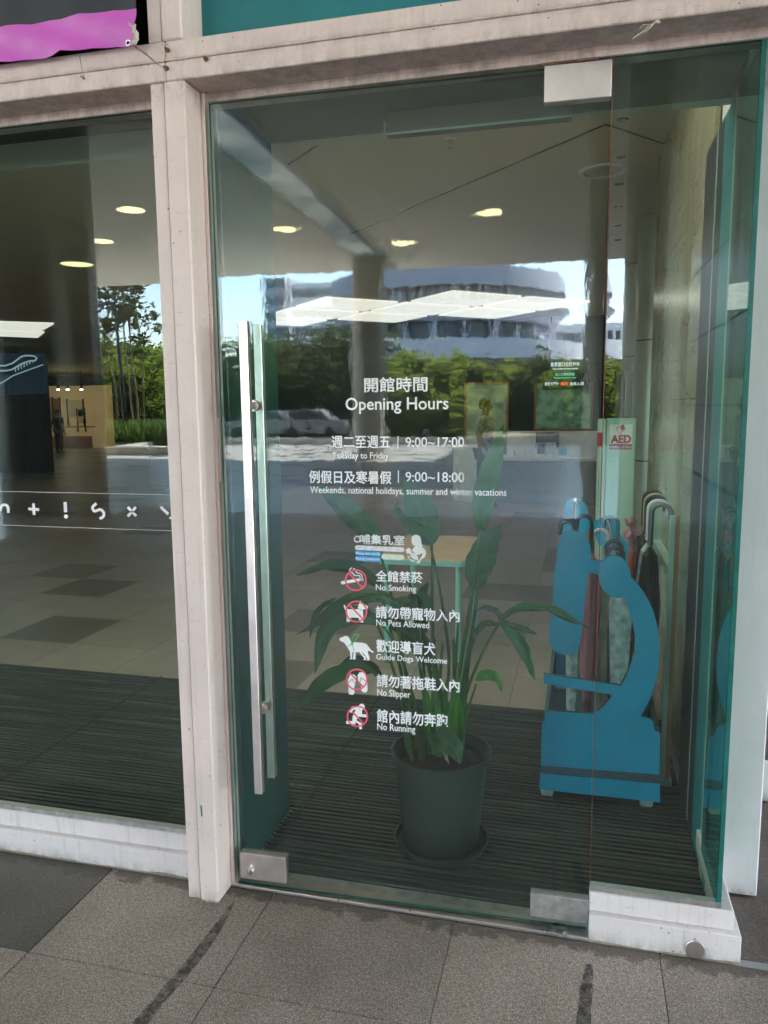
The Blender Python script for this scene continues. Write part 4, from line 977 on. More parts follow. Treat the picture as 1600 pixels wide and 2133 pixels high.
for k in range(24):
    a = 2 * PI * k / 24; m = MB(); m.tube([(cx + 11 * math.cos(a), cy + 11 * math.sin(a), zs), (cx + 11 * math.cos(a), cy + 11 * math.sin(a), zl)], .22, 6); m.build('colonnade_post', 'concrete', rb)
m = MB(); m.lathe((cx, cy, 0), [(.1, zs + .05), (15, zs), (15.3, zs2), (13.5, zs2), (13.5, 0)], 64); m.build('base_ring', 'concrete', rb, True)
m = MB(); m.lathe((cx, cy, 0), [(13.6, zs2 - 1.3), (13.6, zs2 - .3)], 64); m.build('base_windows', 'bldg_glass', rb, True)
def block(name, px0, px1, pyt, D, depth, mt, label, rows=8, cols=5, wm='bldg_glass'):
    a = DW(px0, D); b = DW(px1, D); zt = dmir(gy((px0 + px1) / 2, pyt, D - 2.24)).z; x0, x1 = sorted((a.x, b.x)); y = a.y
    t = thing(name, label, 'building', ((x0 + x1) / 2, y, 0)); m = MB(); m.box(x0, x1, y - depth, y, 0, zt, 0); m.build('walls', mt, t)
    m0 = None; sx = (x1 - x0) / cols; sz = zt / rows
    for i in range(cols):
        for j in range(rows):
            if m0 is None:
                m = MB(); m.box(x0 + .2 * sx, x0 + .8 * sx, y + .02, y + .08, .3 * sz, .75 * sz); m0 = m.build('window', wm, t); b0 = m0
            else: b0 = piece(m0, t)
            b0.location = (i * sx, 0, j * sz)
    return t
block('tower_block', 556, 603, 577, 130, 12, 'concrete_d', 'slim blue grey tower mirrored left of the middle column', 9, 4)
block('white_block', 612, 742, 588, 105, 14, 'bldg_w', 'broad white office block mirrored beside the tower', 7, 12)
block('low_white_block', 1150, 1400, 672, 98, 12, 'bldg_w', 'low white building mirrored at the right door edge', 3, 16)
block('far_block', -40, 300, 735, 160, 12, 'bldg_w', 'long pale block far behind the mirrored wood', 4, 20)

# ================================================================== INTERIOR
HL, HR, HB, HZ = -27.0, .46, 31.0, 3.2
m = MB(); m.add([(HL, .076, -.002), (HR, .076, -.002), (HR, HB, -.002), (HL, HB, -.002)], [(0, 1, 2, 3)]); struct(m.build('hall_floor', 'floor_in'))
m = MB(); m.add([(.46, 3.4, -.0025), (4, 3.4, -.0025), (4, HB, -.0025), (.46, HB, -.0025)], [(0, 1, 2, 3)]); struct(m.build('hall_floor_side', 'floor_in'))
m = MB(); m.box(HL, 4, .472, HB, HZ, HZ + .1); hc = struct(m.build('hall_ceiling', 'ceiling'))
m = MB(); m.box(HL - .2, 6, -.0, HB + .2, ZS + .02, ZS + .5); tag(m.build('roof_slab', 'concrete'), 'flat roof slab over the entrance hall', 'roof')
for a, b in (((HL - .2, 0), (HL, HB)), ((HL, HB), (4.2, HB + .2)), ((4.0, 1.2), (4.2, HB))):
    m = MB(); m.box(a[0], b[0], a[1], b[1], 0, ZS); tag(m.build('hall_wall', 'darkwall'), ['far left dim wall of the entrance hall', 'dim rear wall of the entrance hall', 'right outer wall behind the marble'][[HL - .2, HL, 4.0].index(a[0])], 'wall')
m = MB(); m.box(HL, -7.7, -.02, .1, 0, ZS); tag(m.build('facade_wall', 'white'), 'white wall continuing the front far to the left', 'wall')
# ceiling seams (real grooves drawn as thin dark battens)
def batten(a, b, w_=.005, z=HZ, par=hc, mt='dark_joint', nm='ceiling_joint'):
    a = Vector(a); b = Vector(b); t = (b - a).normalized(); s_ = Vector((-t.y, t.x, 0)) * w_; d = Vector((0, 0, -.006))
    m = MB(); v = [a - s_, a + s_, b + s_, b - s_]; m.add(v + [q + d for q in v], [(4, 5, 6, 7), (0, 1, 5, 4), (1, 2, 6, 5), (2, 3, 7, 6), (3, 0, 4, 7)]); return m.build(nm, mt, par)
for (a, b) in (((600, 342), (683, 286)), ((730, 487), (860, 430)), ((860, 430), (1262, 258)), ((1262, 258), (1390, 300))): batten(gz(*a, HZ), gz(*b, HZ))
# vestibule box: header and left side panel, right marble wall
m = MB(); m.box(XR - .06, .41, .058, .4715, 2.53, 2.62); tag(m.build('vestibule_header', 'teal_dark'), 'flat bulkhead panel inside above the door', 'panel')
m = MB(); m.box(HL, 4, .4725, .53, 2.53, HZ); tag(m.build('bulkhead', 'ceiling'), 'dropped edge of the hall ceiling above the entrance', 'panel')
m = MB(); m.box(HL, 4, .0525, .4725, 2.625, HZ); tag(m.build('closing_panel', 'dark_joint'), 'dark closing panel above the entrance bulkhead', 'panel')
m = MB(); m.box(-1.205, -1.095, .052, .472, 0, 2.529, 0, .002); jp = tag(m.build('side_panel', 'teal_dark'), 'dark teal return panel inside at the left door edge', 'panel')
m = MB(); m.box(-1.094, -1.086, .06, .472, 0, .006); m.build('edge_trim', 'pale_green', jp)
ac = thing('air_curtain', 'slim dark unit with a pale lower rim inside above the door', 'air curtain', (-.34, .3, 2.46))
x0 = gy(802, 288, .3).x; x1 = gy(1190, 243, .3).x
m = MB(); m.box(x0, x1, .29, .35, 2.4655, 2.529); m.build('housing', 'wallin', ac); m = MB(); m.box(x0, x1, .286, .2895, 2.458, 2.464); m.build('rim', 'pale_green', ac)
m = MB(); m.box(x0, x0 + .004, .286, .2895, 2.464, 2.50); m.build('rim_end', 'pale_green', ac)
mw_ = thing('marble_wall', 'veined beige marble wall running inward at the right', 'wall', (.6, 2, 0))
ys = [1.03, 1.62, 2.21, 2.80, 3.40]; zs_ = [0, .02, 1.03, 1.62, 2.41, 3.2]
for i in range(4):
    for j in range(1, 5):
        m = MB(); m.box(.451, .475, ys[i] + .0012, ys[i + 1] - .0012, zs_[j] + .0012, zs_[j + 1] - .0012, 0, .001); m.build('marble_slab', 'marble', mw_)
m = MB(); m.box(.476, .6, 1.03, 3.40, 0, 3.2); m.build('backing', 'dark_joint', mw_)
m = MB(); m.box(.451, .60, 3.401, 3.43, 0, 3.2); m.build('end_trim', 'orange_stone', mw_)
# jamb strips between the return glass and the marble
jb = thing('teal_jamb', 'teal and navy jamb strips between the corner glass and the marble wall', 'jamb', (.45, .6, 0))
for nm, mt, y0, y1, x in (('navy_channel', 'navy', .765, 1.028, .430), ('pale_seal', 'pale_green', .745, .7645, .4285), ('navy_strip', 'navy', .625, .7445, .430), ('teal_face', 'teal_bright', .415, .6245, .430), ('pale_post', 'pale_green', .345, .4145, .426), ('teal_post', 'teal_bright', .3005, .3445, .4265)):
    m = MB(); m.box(x, .4345 if y0 < .44 else .475, y0, y1, .0, 2.529); m.build(nm, mt, jb)
m = MB(); m.box(.476, .6, .45, 1.0, 0, ZS); m.build('jamb_backing', 'white', jb)
# right inner columns
def incol(x, y, r, label, mt='clad'):
    t = thing('clad_column', label, 'column', (x, y, 0), 'clad columns inside the hall')
    zs = [0, 1.1, 2.15, 3.2]
    for k in range(3):
        for a in range(2):
            m = MB(); m.lathe((x, y, 0), [(r, zs[k] + .006), (r, zs[k + 1] - .006)], 24, 0, PI * a + .02 - .6, PI * (a + 1) - .02 - .6); m.build('cladding_panel', mt, t, True)
    m = MB(); m.lathe((x, y, 0), [(r - .01, 0), (r - .01, 3.2)], 32); m.build('core', 'dark_joint', t, True)
incol(.66, 5.1, .22, 'beige clad column just beyond the end of the marble wall')
ck = gy(1320, 900, 7.5); incol(ck.x + .02, 7.5, .19, 'pale slim column behind the defibrillator cabinet')

# entrance mat
em = thing('entrance_mat', 'dark ribbed entrance mat covering the vestibule floor', 'doormat', (-1.5, .9, 0))
m = MB(); m.box(-6.0, .43, .08, 1.74, -.0015, .004); m.build('rubber_base', 'rubber', em)
ribs = MB(); y = .085; rr = random.Random(2)
while y < 1.725:
    ribs.box(-6.0, .43, y, y + .0165, .0042, .0085 + rr.uniform(0, .003)); y += .0275
stuff(ribs.build('ribs', 'rib', em, fix=False))
for x in (-2.41, -1.05, -.06):
    m = MB(); m.box(x, x + .006, .08, 1.74, .004, .0122); m.build('mat_joint', 'rubber', em)

# hall ceiling light grid
gp = lambda a, b: gz(a / 2.286 + 560, b / 2.286 + 560, HZ)
O = gp(1000, 175); U = (gp(1190, 122) - gp(870, 97)) * .93; Vv = (gp(680, 150) - gp(870, 97)); A0 = gp(870, 97)
U = (gp(1560, 150) - gp(870, 97)) / 2; Vv = (gp(740, 215) - gp(1190, 122)) / 2
lg = thing('ceiling_light_grid', 'grid of lit square ceiling panels above the reception hall', 'ceiling light', (A0.x, A0.y, HZ))
for i in range(-4, 2):
    for j in range(0, 4):
        if i < -1 or (i, j) in ((-1, 0), (1, 2), (1, 3), (0, 3)): continue
        a = A0 + U * (i + .05) + Vv * (j + .05); b = a + U * .90; c_ = b + Vv * .87; d_ = a + Vv * .87
        m = MB(); dz = Vector((0, 0, -.03)); m.add([a, b, c_, d_, a + dz, b + dz, c_ + dz, d_ + dz], [(4, 5, 6, 7), (0, 1, 5, 4), (1, 2, 6, 5), (2, 3, 7, 6), (3, 0, 4, 7)]); m.build('light_panel', 'light_panel', lg)
lg3 = thing('ceiling_light_grid', 'added row of unseen glowing panels that brighten the space inside the entrance', 'ceiling light', (-2.5, 1.2, HZ))  # added fill light, hidden above the header, for the cabinet and vestibule
for i in range(4, 8):
    m = MB(); m.box(-7.6 + i * 1.0, -6.75 + i * 1.0, .65, 1.55, HZ - .03, HZ - .001); m.build('light_panel', 'added_fill_panel', lg3)
# second grid, left part of the hall
lg2 = thing('ceiling_light_grid', 'long lit ceiling panels seen faintly through the left window', 'ceiling light', (-13, 14, HZ))
for q in (((-20, 668), (112, 672), (84, 688), (-20, 684)), ((-20, 686), (92, 690), (78, 701), (-20, 697))):
    vs = [gz(*p, HZ) for p in q]; m = MB(); dz = Vector((0, 0, -.03)); m.add(vs + [v + dz for v in vs], [(4, 5, 6, 7), (0, 1, 5, 4), (1, 2, 6, 5), (2, 3, 7, 6), (3, 0, 4, 7)]); m.build('light_panel', 'light_panel', lg2)
# unlit recessed ring, sprinkler and small spots
p = gz(1258, 355, HZ); rl = thing('recessed_lamp', 'unlit recessed round lamp in the hall ceiling near the door seam', 'ceiling lamp', (p.x, p.y, HZ))
m = MB(); m.lathe((p.x, p.y, HZ), [(.13, -.001), (.135, -.014), (.165, -.014), (.172, -.001)], 32); m.build('trim_ring', 'white_p', rl, True)
m = MB(); m.lathe((p.x, p.y, HZ), [(.0001, -.002), (.129, -.002)], 32); m.build('reflector', 'steel', rl)
p = gz(938, 290, HZ); sp_ = thing('sprinkler', 'small ceiling sprinkler behind the top of the door', 'sprinkler', (p.x, p.y, HZ))
m = MB(); m.lathe((p.x, p.y, HZ), [(.0001, -.008), (.035, -.006), (.04, 0)], 16); m.build('rosette', 'ceiling', sp_); m = MB(); m.tube([(p.x, p.y, HZ - .008), (p.x, p.y, HZ - .05)], .014, 8); m.build('head', 'steel_dull', sp_)
for k, (x, y) in enumerate(((1297, 249), (1294, 326), (1290, 383), (1288, 431), (1287, 468), (1286, 499))):
    p = gz(x, y, HZ); m = MB(); m.lathe((p.x, p.y, HZ), [(.0001, -.006), (.03, -.006), (.034, 0)], 12)
    tag(m.build('ceiling_spot', 'dark_joint'), ['tiny dark ceiling spot nearest the glass', 'tiny dark ceiling spot beside the recessed lamp', 'tiny dark ceiling spot just past the recessed lamp', 'fourth tiny ceiling spot into the hall', 'fifth tiny ceiling spot into the hall', 'deepest tiny ceiling spot'][k], 'ceiling spot', 'row of small ceiling spots')

# ---- reception counter
rc = thing('reception_counter', 'long white reception counter with a rounded left end', 'counter', (-1, 10.6, 0))
ZC = gy(1080, 955, 10.4).z; ZC2 = gy(1150, 898, 11.2).z
def cfront(x): return 10.55 - .12 * (x + 1) + .10 * (x + 1) ** 2
xs = [-1.62 + .2 * i for i in range(13)]
m = MB(); vs = []
for x in xs: vs += [(x, cfront(x), .0), (x, cfront(x), ZC - .05)]
m.add(vs, [(2 * i, 2 * i + 2, 2 * i + 3, 2 * i + 1) for i in range(len(xs) - 1)]); m.build('front_panel', 'counter_side', rc)
m = MB(); vs = []
for x in xs: vs += [(x, cfront(x) - .09, ZC - .045), (x, cfront(x) - .09, ZC), (x, cfront(x) + .9, ZC), (x, cfront(x) + .9, ZC - .045)]
m.add(vs, [(4 * i + a, 4 * i + 4 + a, 4 * i + 4 + b, 4 * i + b) for i in range(len(xs) - 1) for a, b in ((0, 1), (1, 2), (3, 0))]); m.build('worktop', 'counter', rc)
m = MB(); m.box(-1.25, .9, 11.25, 11.33, ZC, ZC2 + .0); m.build('raised_ledge', 'counter', rc)
m = MB(); m.lathe((-1.72, 10.98, 0), [(.42, 0), (.42, ZC + .18), (.0001, ZC + .18)], 20); m.build('rounded_end', 'counter', rc, True)
for k, (x0, x1, y0, y1, mt) in enumerate(((1073, 1094, 932, 951, 'white_p'), (1096, 1115, 932, 952, 'white_p'), (1117, 1137, 922, 952, 'ink'), (1138, 1158, 922, 953, 'grey_v'), (1160, 1184, 933, 953, 'blue_v'), (1188, 1238, 922, 956, 'white_p'), (1068, 1082, 915, 930, 'cream_f'))):
    a = gy(x0, y1, 10.7); b = gy(x1, y0, 10.7); t = thing('brochure_stand', ['white brochure stand at the left of the counter', 'second white brochure stand on the counter', 'dark brochure stand with pictures', 'grey brochure stand beside the dark one', 'brochure stand with a blue cover', 'large white box file at the right of the counter', 'small yellow holder at the back of the counter'][k], 'brochure stand', ((a.x + b.x) / 2, 10.7, ZC), 'stands on the reception counter')
    z0 = ZC + .001; z1 = z0 + (b.z - a.z)
    m = MB(); m.add([(a.x, 10.68, z0), (b.x, 10.68, z0), (b.x, 10.73, z1), (a.x, 10.73, z1), (a.x, 10.82, z0), (b.x, 10.82, z0), (b.x, 10.76, z1), (a.x, 10.76, z1)], [(0, 1, 2, 3), (4, 7, 6, 5), (0, 3, 7, 4), (1, 5, 6, 2), (3, 2, 6, 7)]); m.build('holder', 'counter', t)
    m = MB(); w_ = b.x - a.x; m.add([(a.x + .1 * w_, 10.681, z0 + .25 * (z1 - z0)), (b.x - .1 * w_, 10.681, z0 + .25 * (z1 - z0)), (b.x - .1 * w_, 10.724, z1 - .01), (a.x + .1 * w_, 10.724, z1 - .01)], [(0, 1, 2, 3)]); m.build('leaflet', mt, t)
t = thing('monitor', 'black computer monitor on the reception counter', 'monitor', (-.75, 11.0, ZC)); a = gy(1116, 930, 11.0); b = gy(1165, 912, 11.0)
m = MB(); m.box(a.x, b.x, 10.98, 11.02, ZC + .12, ZC + .40, 0, .01); m.build('screen', 'black', t); m = MB(); m.tube([((a.x + b.x) / 2, 11, ZC + .005), ((a.x + b.x) / 2, 11, ZC + .14)], .03, 8); m.box((a.x + b.x) / 2 - .1, (a.x + b.x) / 2 + .1, 10.92, 11.08, ZC + .001, ZC + .012); m.build('stand', 'black', t)

# back wall with poster windows and ticket sign
YB = 12.6
m = MB(); m.box(-9, 3.9, YB, YB + .15, 0, HZ); tag(m.build('partition_wall', 'darkwall'), 'dark partition wall behind the reception counter', 'wall')
def poster(px0, py0, px1, py1, label, mt):
    a = gy(px0, py1, YB - .05); b = gy(px1, py0, YB - .05); t = thing('display_window', label, 'display case', ((a.x + b.x) / 2, YB, a.z), 'lit display windows behind the counter')
    m = MB(); m.box(a.x, b.x, YB - .04, YB - .002, a.z, b.z, 0, .005); m.build('lit_face', mt, t)
    for q in ((a.x - .04, a.x, a.z - .04, b.z + .04), (b.x, b.x + .04, a.z - .04, b.z + .04), (a.x, b.x, b.z, b.z + .04), (a.x, b.x, a.z - .04, a.z)):
        m = MB(); m.box(q[0], q[1], YB - .06, YB - .001, q[2], q[3]); m.build('frame', 'orange_stone', t)
    return t, a, b
def posterm(name, c1, c2, es):
    m, nt, b = mat(name); f = tex(nt, 5, 4, .6, worldco(nt)); c = ramp(nt, f, [(.35, c1), (.6, c2)]); nt.links.new(c, b.inputs['Base Color']); nt.links.new(c, b.inputs['Emission Color']); b.inputs['Emission Strength'].default_value = es; return m
MAT['poster'] = posterm('backlit_green_print', (.02, .07, .05), (.13, .21, .14), .03)
MAT['poster_pale'] = posterm('backlit_pale_print', (.10, .14, .09), (.18, .21, .14), .03)
poster(972, 800, 1056, 925, 'pale backlit display window behind the standing person', 'poster_pale')
poster(1116, 800, 1232, 892, 'greenish backlit display window behind the counter', 'poster')
ts = thing('ticket_sign', 'black hanging sign with white, green and red ticket text above the counter', 'sign', gy(1178, 780, 11.8))
a = gy(1130, 812, 11.8); b = gy(1228, 745, 11.8)
m = MB(); m.box(a.x, b.x, 11.8, 11.86, a.z, b.z, 0, .005); m.build('board', 'black', ts)
MAT['led_w'] = simple('lit_white_text', (.6, .65, .7), .5, emit=(.6, .7, .8), es=.10); MAT['led_g'] = simple('lit_green_text', (.1, .5, .4), .5, emit=(.1, .6, .5), es=.10); MAT['led_r'] = simple('lit_red_text', (.7, .08, .05), .5, emit=(.9, .08, .05), es=.12)
for s, x0, y0, x1, y1, mt in (('售票窗口位於戶外', 1147, 755, 1208, 764, 'led_w'), ('Ticket counters are located outdoors', 1151, 766.5, 1204, 770, 'led_w'), ('本入口無售票處', 1157, 777, 1197, 783, 'led_g'), ('Ticket holders only', 1153, 786, 1200, 789.5, 'led_g'), ('請至大門外', 1135, 796, 1164, 803, 'led_w'), ('購票', 1168, 796, 1184, 803, 'led_r'), ('後再入場', 1187, 796, 1216, 803, 'led_w')):
    p = gy(x0, y1, 11.795); q = gy(x1, y0, 11.795); vs, fs = fit_text(s, p.x, q.x, p.z, gy(x0, y0, 11.795).z, 11.795, .01); m = MB(); m.add(vs, fs); m.build('sign_lettering', mt, ts, fix=False)
for x in (a.x + .1, b.x - .1):
    m = MB(); m.tube([(x, 11.83, b.z), (x, 11.83, HZ)], .008, 6); m.build('hanger', 'steel_dull', ts)
# small ceiling lights over the counter
for k, (x, y) in enumerate(((1090, 734), (1038, 747), (1152, 745), (1090, 757), (1232, 735))):
    p = gz(x, y, HZ)
    if p.y > 30: p = gz(x, y, HZ); p.y = min(p.y, 30)
# ---- AED cabinet
ay = 3.42
a = gy(1247, 872, ay); b = gy(1327, 872, ay); 
aed = thing('defibrillator_cabinet', 'tall mint green defibrillator cabinet with a red and white sign', 'cabinet', ((a.x + b.x) / 2, ay, 0))
xs0 = gy(1262, 1000, ay).x
m = MB(); m.box(xs0, b.x, ay, ay + .30, .02, a.z, 0, .008); m.build('body', 'aed', aed)
m = MB(); m.box(a.x, xs0 - .004, ay + .012, ay + .29, .02, a.z - .004, 0, .008); m.build('left_door', 'aed', aed)
m = MB(); m.box(a.x - .004, a.x + .03, ay + .004, ay + .011, gy(1250, 930, ay).z, gy(1250, 901, ay).z); m.build('red_tab', 'red_ink', aed)
p0 = gy(1269, 936, ay); p1 = gy(1318, 884, ay); zr = gy(1290, 925, ay).z
m = MB(); m.box(p0.x, p1.x, ay - .0015, ay - .0005, zr, p1.z); m.build('sign_face', 'white_p', aed)
m = MB(); m.box(p0.x, p1.x, ay - .0015, ay - .0005, p0.z, zr - .0005); m.build('sign_footer', 'red_ink', aed)
def wtext(s, px0, py0, px1, py1, Y, mt, par, off=.02, nm='lettering'):
    p = gy(px0, py1, Y); q = gy(px1, (py0 + py1) / 2, Y); vs, fs = fit_text(s, p.x, q.x, p.z, gy(px0, py0, Y).z, Y, off); m = MB(); m.add(vs, fs); return m.build(nm, mt, par, fix=False)
wtext('AED', 1272, 906, 1315, 923, ay - .003, 'red_ink', aed, .04)
wtext('自動體外心臟電擊器', 1271, 928, 1316, 934, ay - .003, 'white_p', aed, .03)
hc_ = gy(1293, 895, ay); m = MB()
hp = [Vector((.034 * .9 * (16 * math.sin(t) ** 3) / 17, (13 * math.cos(t) - 5 * math.cos(2 * t) - 2 * math.cos(3 * t) - math.cos(4 * t)) / 17 * .034, 0)) for t in [2 * PI * k / 40 for k in range(40)]]
vs = []
for p in hp: vs += [(hc_.x + p.x, ay - .003, hc_.z + p.y), (hc_.x + p.x * .86, ay - .003, hc_.z + p.y * .86)]
m.add(vs, [(2 * k, 2 * k + 1, (2 * k + 3) % 80, (2 * k + 2) % 80) for k in range(40)])
m.add([(hc_.x + x, ay - .0035, hc_.z + z) for x, z in ((.004, .036), (.026, .034), (.018, .014), (.030, .014), (.002, -.018), (.009, .004), (-.004, .004))], [tuple(range(7))]); m.build('heart_symbol', 'red_ink', aed, fix=False)
# box on top of / behind the cabinet
a2 = gy(1284, 872, 3.6); b2 = gy(1322, 770, 3.6)
bx = thing('grey_case', 'tall grey case standing behind the defibrillator cabinet', 'case', ((a2.x + b2.x) / 2, 3.9, 0))
m = MB(); m.box(a2.x, (a2.x + b2.x) / 2 - .003, 3.76, 3.95, 0.0, b2.z, 0, .004); m.build('left_door', 'wallin', bx); m = MB(); m.box((a2.x + b2.x) / 2 + .003, b2.x, 3.76, 3.95, 0.0, b2.z, 0, .004); m.build('right_door', 'wallin', bx)

# ---- table
zt_ = gy(850, 1165, 2.30).z
tb = thing('table', 'small square table with beech top and mint green tubular legs', 'table', (-1.0, 2.7, 0))
fl = [gy(795, 1165, 2.30), gy(958, 1165, 2.30)]; bk = gy(1035, 1105, 3.1)
X0, X1, Y0, Y1 = fl[0].x - .02, gy(965, 1165, 2.30).x + .02, 2.27, 3.14
m = MB(); 
def rrect(x0, x1, y0, y1, r, n=5):
    o = []
    for cx_, cy_, a0 in ((x1 - r, y1 - r, 0), (x0 + r, y1 - r, PI / 2), (x0 + r, y0 + r, PI), (x1 - r, y0 + r, 1.5 * PI)):
        for k in range(n): a = a0 + PI / 2 * k / (n - 1); o.append((cx_ + r * math.cos(a), cy_ + r * math.sin(a)))
    return o
q = rrect(X0, X1, Y0, Y1, .04); n = len(q)
m.add([(x, y, zt_ + .0) for x, y in q] + [(x, y, zt_ + .012) for x, y in q], [tuple(range(n, 2 * n))] + [(i, (i + 1) % n, n + (i + 1) % n, n + i) for i in range(n)]); m.build('table_top', 'wood', tb)
m = MB(); m.add([(x, y, zt_ - .03) for x, y in q] + [(x, y, zt_ - .0005) for x, y in q], [tuple(range(n)), tuple(range(n, 2 * n))] + [(i, (i + 1) % n, n + (i + 1) % n, n + i) for i in range(n)]); m.build('edge_band', 'mint', tb)
for x in (X0 + .05, X1 - .05):
    for y in (Y0 + .05, Y1 - .05):
        m = MB(); m.tube([(x, y, .03), (x, y, zt_ - .031)], .021, 14); l = m.build('leg', 'mint', tb, True); m = MB(); m.tube([(x, y, 0), (x, y, .035)], .024, 12); m.build('foot', 'wire', l)

# ---- potted plant
pc = gy(919, 1790, .375); PX, PY = pc.x, .375
pp = thing('potted_plant', 'tall leafy bird-of-paradise plant in a dark green plastic pot', 'potted plant', (PX, PY, 0))
m = MB(); m.lathe((PX, PY, 0), [(.0001, .012), (.128, .012), (.136, .03), (.168, .345), (.178, .350), (.182, .372), (.174, .374), (.166, .350), (.160, .335)], 48); m.build('pot', 'pot', pp, True)
m = MB(); m.lathe((PX, PY, 0), [(.0001, .0125), (.135, .0125), (.158, .022), (.166, .042), (.172, .040), (.164, .014), (.150, .0122)], 48); m.build('saucer', 'pot', pp, True)
m = MB(); nr = 14; vs = [(PX, PY, .315)]; fs = []
for i in range(1, nr + 1):
    for k in range(32):
        a = 2 * PI * k / 32; r_ = .159 * i / nr; vs.append((PX + r_ * math.cos(a), PY + r_ * math.sin(a), .315 + .012 * mnoise.noise(Vector((r_ * math.cos(a) * 30, r_ * math.sin(a) * 30, 0)))))
fs += [(0, 1 + k, 1 + (k + 1) % 32) for k in range(32)]
for i in range(nr - 1): fs += [(1 + i * 32 + k, 1 + (i + 1) * 32 + k, 1 + (i + 1) * 32 + (k + 1) % 32, 1 + i * 32 + (k + 1) % 32) for k in range(32)]
m.add(vs, fs); m.build('soil', 'soil', pp)
def stem(px, r0=.007, r1=.004, mt='stem'):
    P = [gy(x, y, Y) for x, y, Y in px]; P = catmull(P, 6); n = len(P)
    m = MB(); m.tube(P, [r0 + (r1 - r0) * i / (n - 1) for i in range(n)], 7); m.build('stalk', mt, pp, True)
def leaf(px, wd, tw=0.0, mt='leaf', fold=.25, torn=None, tipy=None, base_w=.12, nx=18, asym=1.0):
    P = catmull([gy(x, y, Y) for x, y, Y in px], 6); n = len(P); vs = []; na = 6
    L = sum((P[i + 1] - P[i]).length for i in range(n - 1)); acc = 0
    view = fwd.copy()
    for i, p in enumerate(P):
        if i: acc += (P[i] - P[i - 1]).length
        s = acc / L; t = (P[min(i + 1, n - 1)] - P[max(i - 1, 0)]).normalized()
        sd_ = t.cross(view).normalized(); nr_ = sd_.cross(t).normalized()
        ang = tw if not callable(tw) else tw(s)
        sdr = sd_ * math.cos(ang) + nr_ * math.sin(ang); nrr = nr_ * math.cos(ang) - sd_ * math.sin(ang)
        w_ = wd * (math.sin(PI * min(1, s * .98 + .02) ** .8) ** .75) * (1 - .12 * s)
        if torn: w_ *= 1 - torn * .5 * max(0, math.sin(s * 23)) 
        for k in range(-na // 2, na // 2 + 1):
            u = k / (na / 2); wk = w_ * (1 if u < 0 else asym); e = 1 + .05 * math.sin(s * 31 + (2 if u > 0 else 0)) * abs(u)
            vs.append(p + sdr * u * wk * e + nrr * (abs(u) ** 1.3) * wk * fold + nrr * .004 * math.sin(s * 17 + u * 2))
    w1 = na + 1
    m = MB(); m.add(vs, [(i * w1 + k, i * w1 + k + 1, (i + 1) * w1 + k + 1, (i + 1) * w1 + k) for i in range(n - 1) for k in range(na)])
    lo = m.build('leaf', mt, pp, True, fix=False)
    at = lo.data.attributes.new('blade', 'FLOAT_VECTOR', 'POINT')
    for q in range(len(lo.data.vertices)): at.data[q].vector = ((q // w1) / (n - 1), (q % w1) / na * 2 - 1, 0)
    m = MB(); m.tube([P[i] - (fwd * .0012) for i in range(n)], [.0028 * (1 - .8 * i / (n - 1)) for i in range(n)], 5); m.build('midrib', 'stem', lo, True)
    return lo
Y = .375
# upright leaves
stem([(872, 1560, .36), (845, 1400, .33), (815, 1240, .30), (785, 1125, .27)]); leaf([(790, 1130, .27), (745, 1085, .25), (700, 1045, .24), (664, 1010, .23)], .046, .35)
stem([(905, 1560, .40), (935, 1400, .40), (920, 1250, .38), (896, 1130, .36)]); leaf([(897, 1135, .36), (885, 1095, .355), (868, 1045, .35), (842, 999, .35)], .062, -.1, fold=.1)
stem([(893, 1560, .42), (880, 1350, .42), (868, 1240, .41)]); leaf([(898, 1132, .35), (860, 1100, .34), (832, 1068, .34), (822, 1050, .35)], .022, .1, fold=.1)
m = MB(); m.tube(catmull([gy(838, 1062, .34), gy(828, 1078, .34), gy(823, 1062, .34), gy(828, 1046, .34), gy(832, 1048, .34)], 5), .0025, 5); m.build('torn_leaf_strip', 'leaf', pp, True)
stem([(950, 1555, .34), (958, 1400, .30), (985, 1230, .26), (1000, 1105, .24)], .008, .006, 'stem'); leaf([(1000, 1105, .24), (1008, 1040, .23), (1028, 960, .22), (1049, 884, .22)], .040, .1, 'leaf_bright', .35)
stem([(962, 1560, .40), (965, 1420, .40), (985, 1300, .39), (993, 1225, .38)]); leaf([(992, 1228, .38), (998, 1180, .375), (1018, 1130, .37), (1046, 1092, .37)], .052, .1, fold=.15)
# drooping left
stem([(868, 1560, .40), (840, 1420, .42), (808, 1290, .44), (790, 1215, .44)]); leaf([(800, 1228, .44), (740, 1188, .42), (680, 1180, .38), (618, 1199, .36)], .030, .5, fold=.35)
stem([(860, 1560, .34), (830, 1430, .30), (790, 1310, .25), (762, 1255, .22)]); leaf([(850, 1275, .30), (790, 1238, .24), (715, 1252, .20), (655, 1300, .18), (618, 1321, .17)], .026, -.5, fold=.4)
leaf([(700, 1245, .2), (660, 1275, .19), (645, 1330, .17)], .010, .2, fold=.2)
stem([(880, 1560, .30), (860, 1450, .26), (828, 1350, .20), (790, 1292, .16)]); leaf([(800, 1298, .17), (740, 1280, .13), (680, 1310, .10), (655, 1405, .08)], .034, -.3, fold=.3)
stem([(880, 1560, .38), (852, 1480, .36), (810, 1420, .33), (765, 1395, .30)]); leaf([(778, 1398, .30), (725, 1398, .26), (670, 1425, .22), (616, 1482, .19)], .034, .2, fold=.2)
leaf([(800, 1420, .42), (768, 1385, .44), (730, 1375, .46), (700, 1398, .47)], .020, .3, fold=.3)
leaf([(905, 1390, .48), (862, 1330, .50), (822, 1300, .50), (790, 1290, .50)], .045, .2, fold=.2)
leaf([(845, 1560, .28), (850, 1500, .27), (846, 1470, .26), (840, 1440, .26)], .008, .1)
leaf([(812, 1255, .46), (850, 1262, .44), (880, 1250, .43), (905, 1290, .42)], .040, .2)
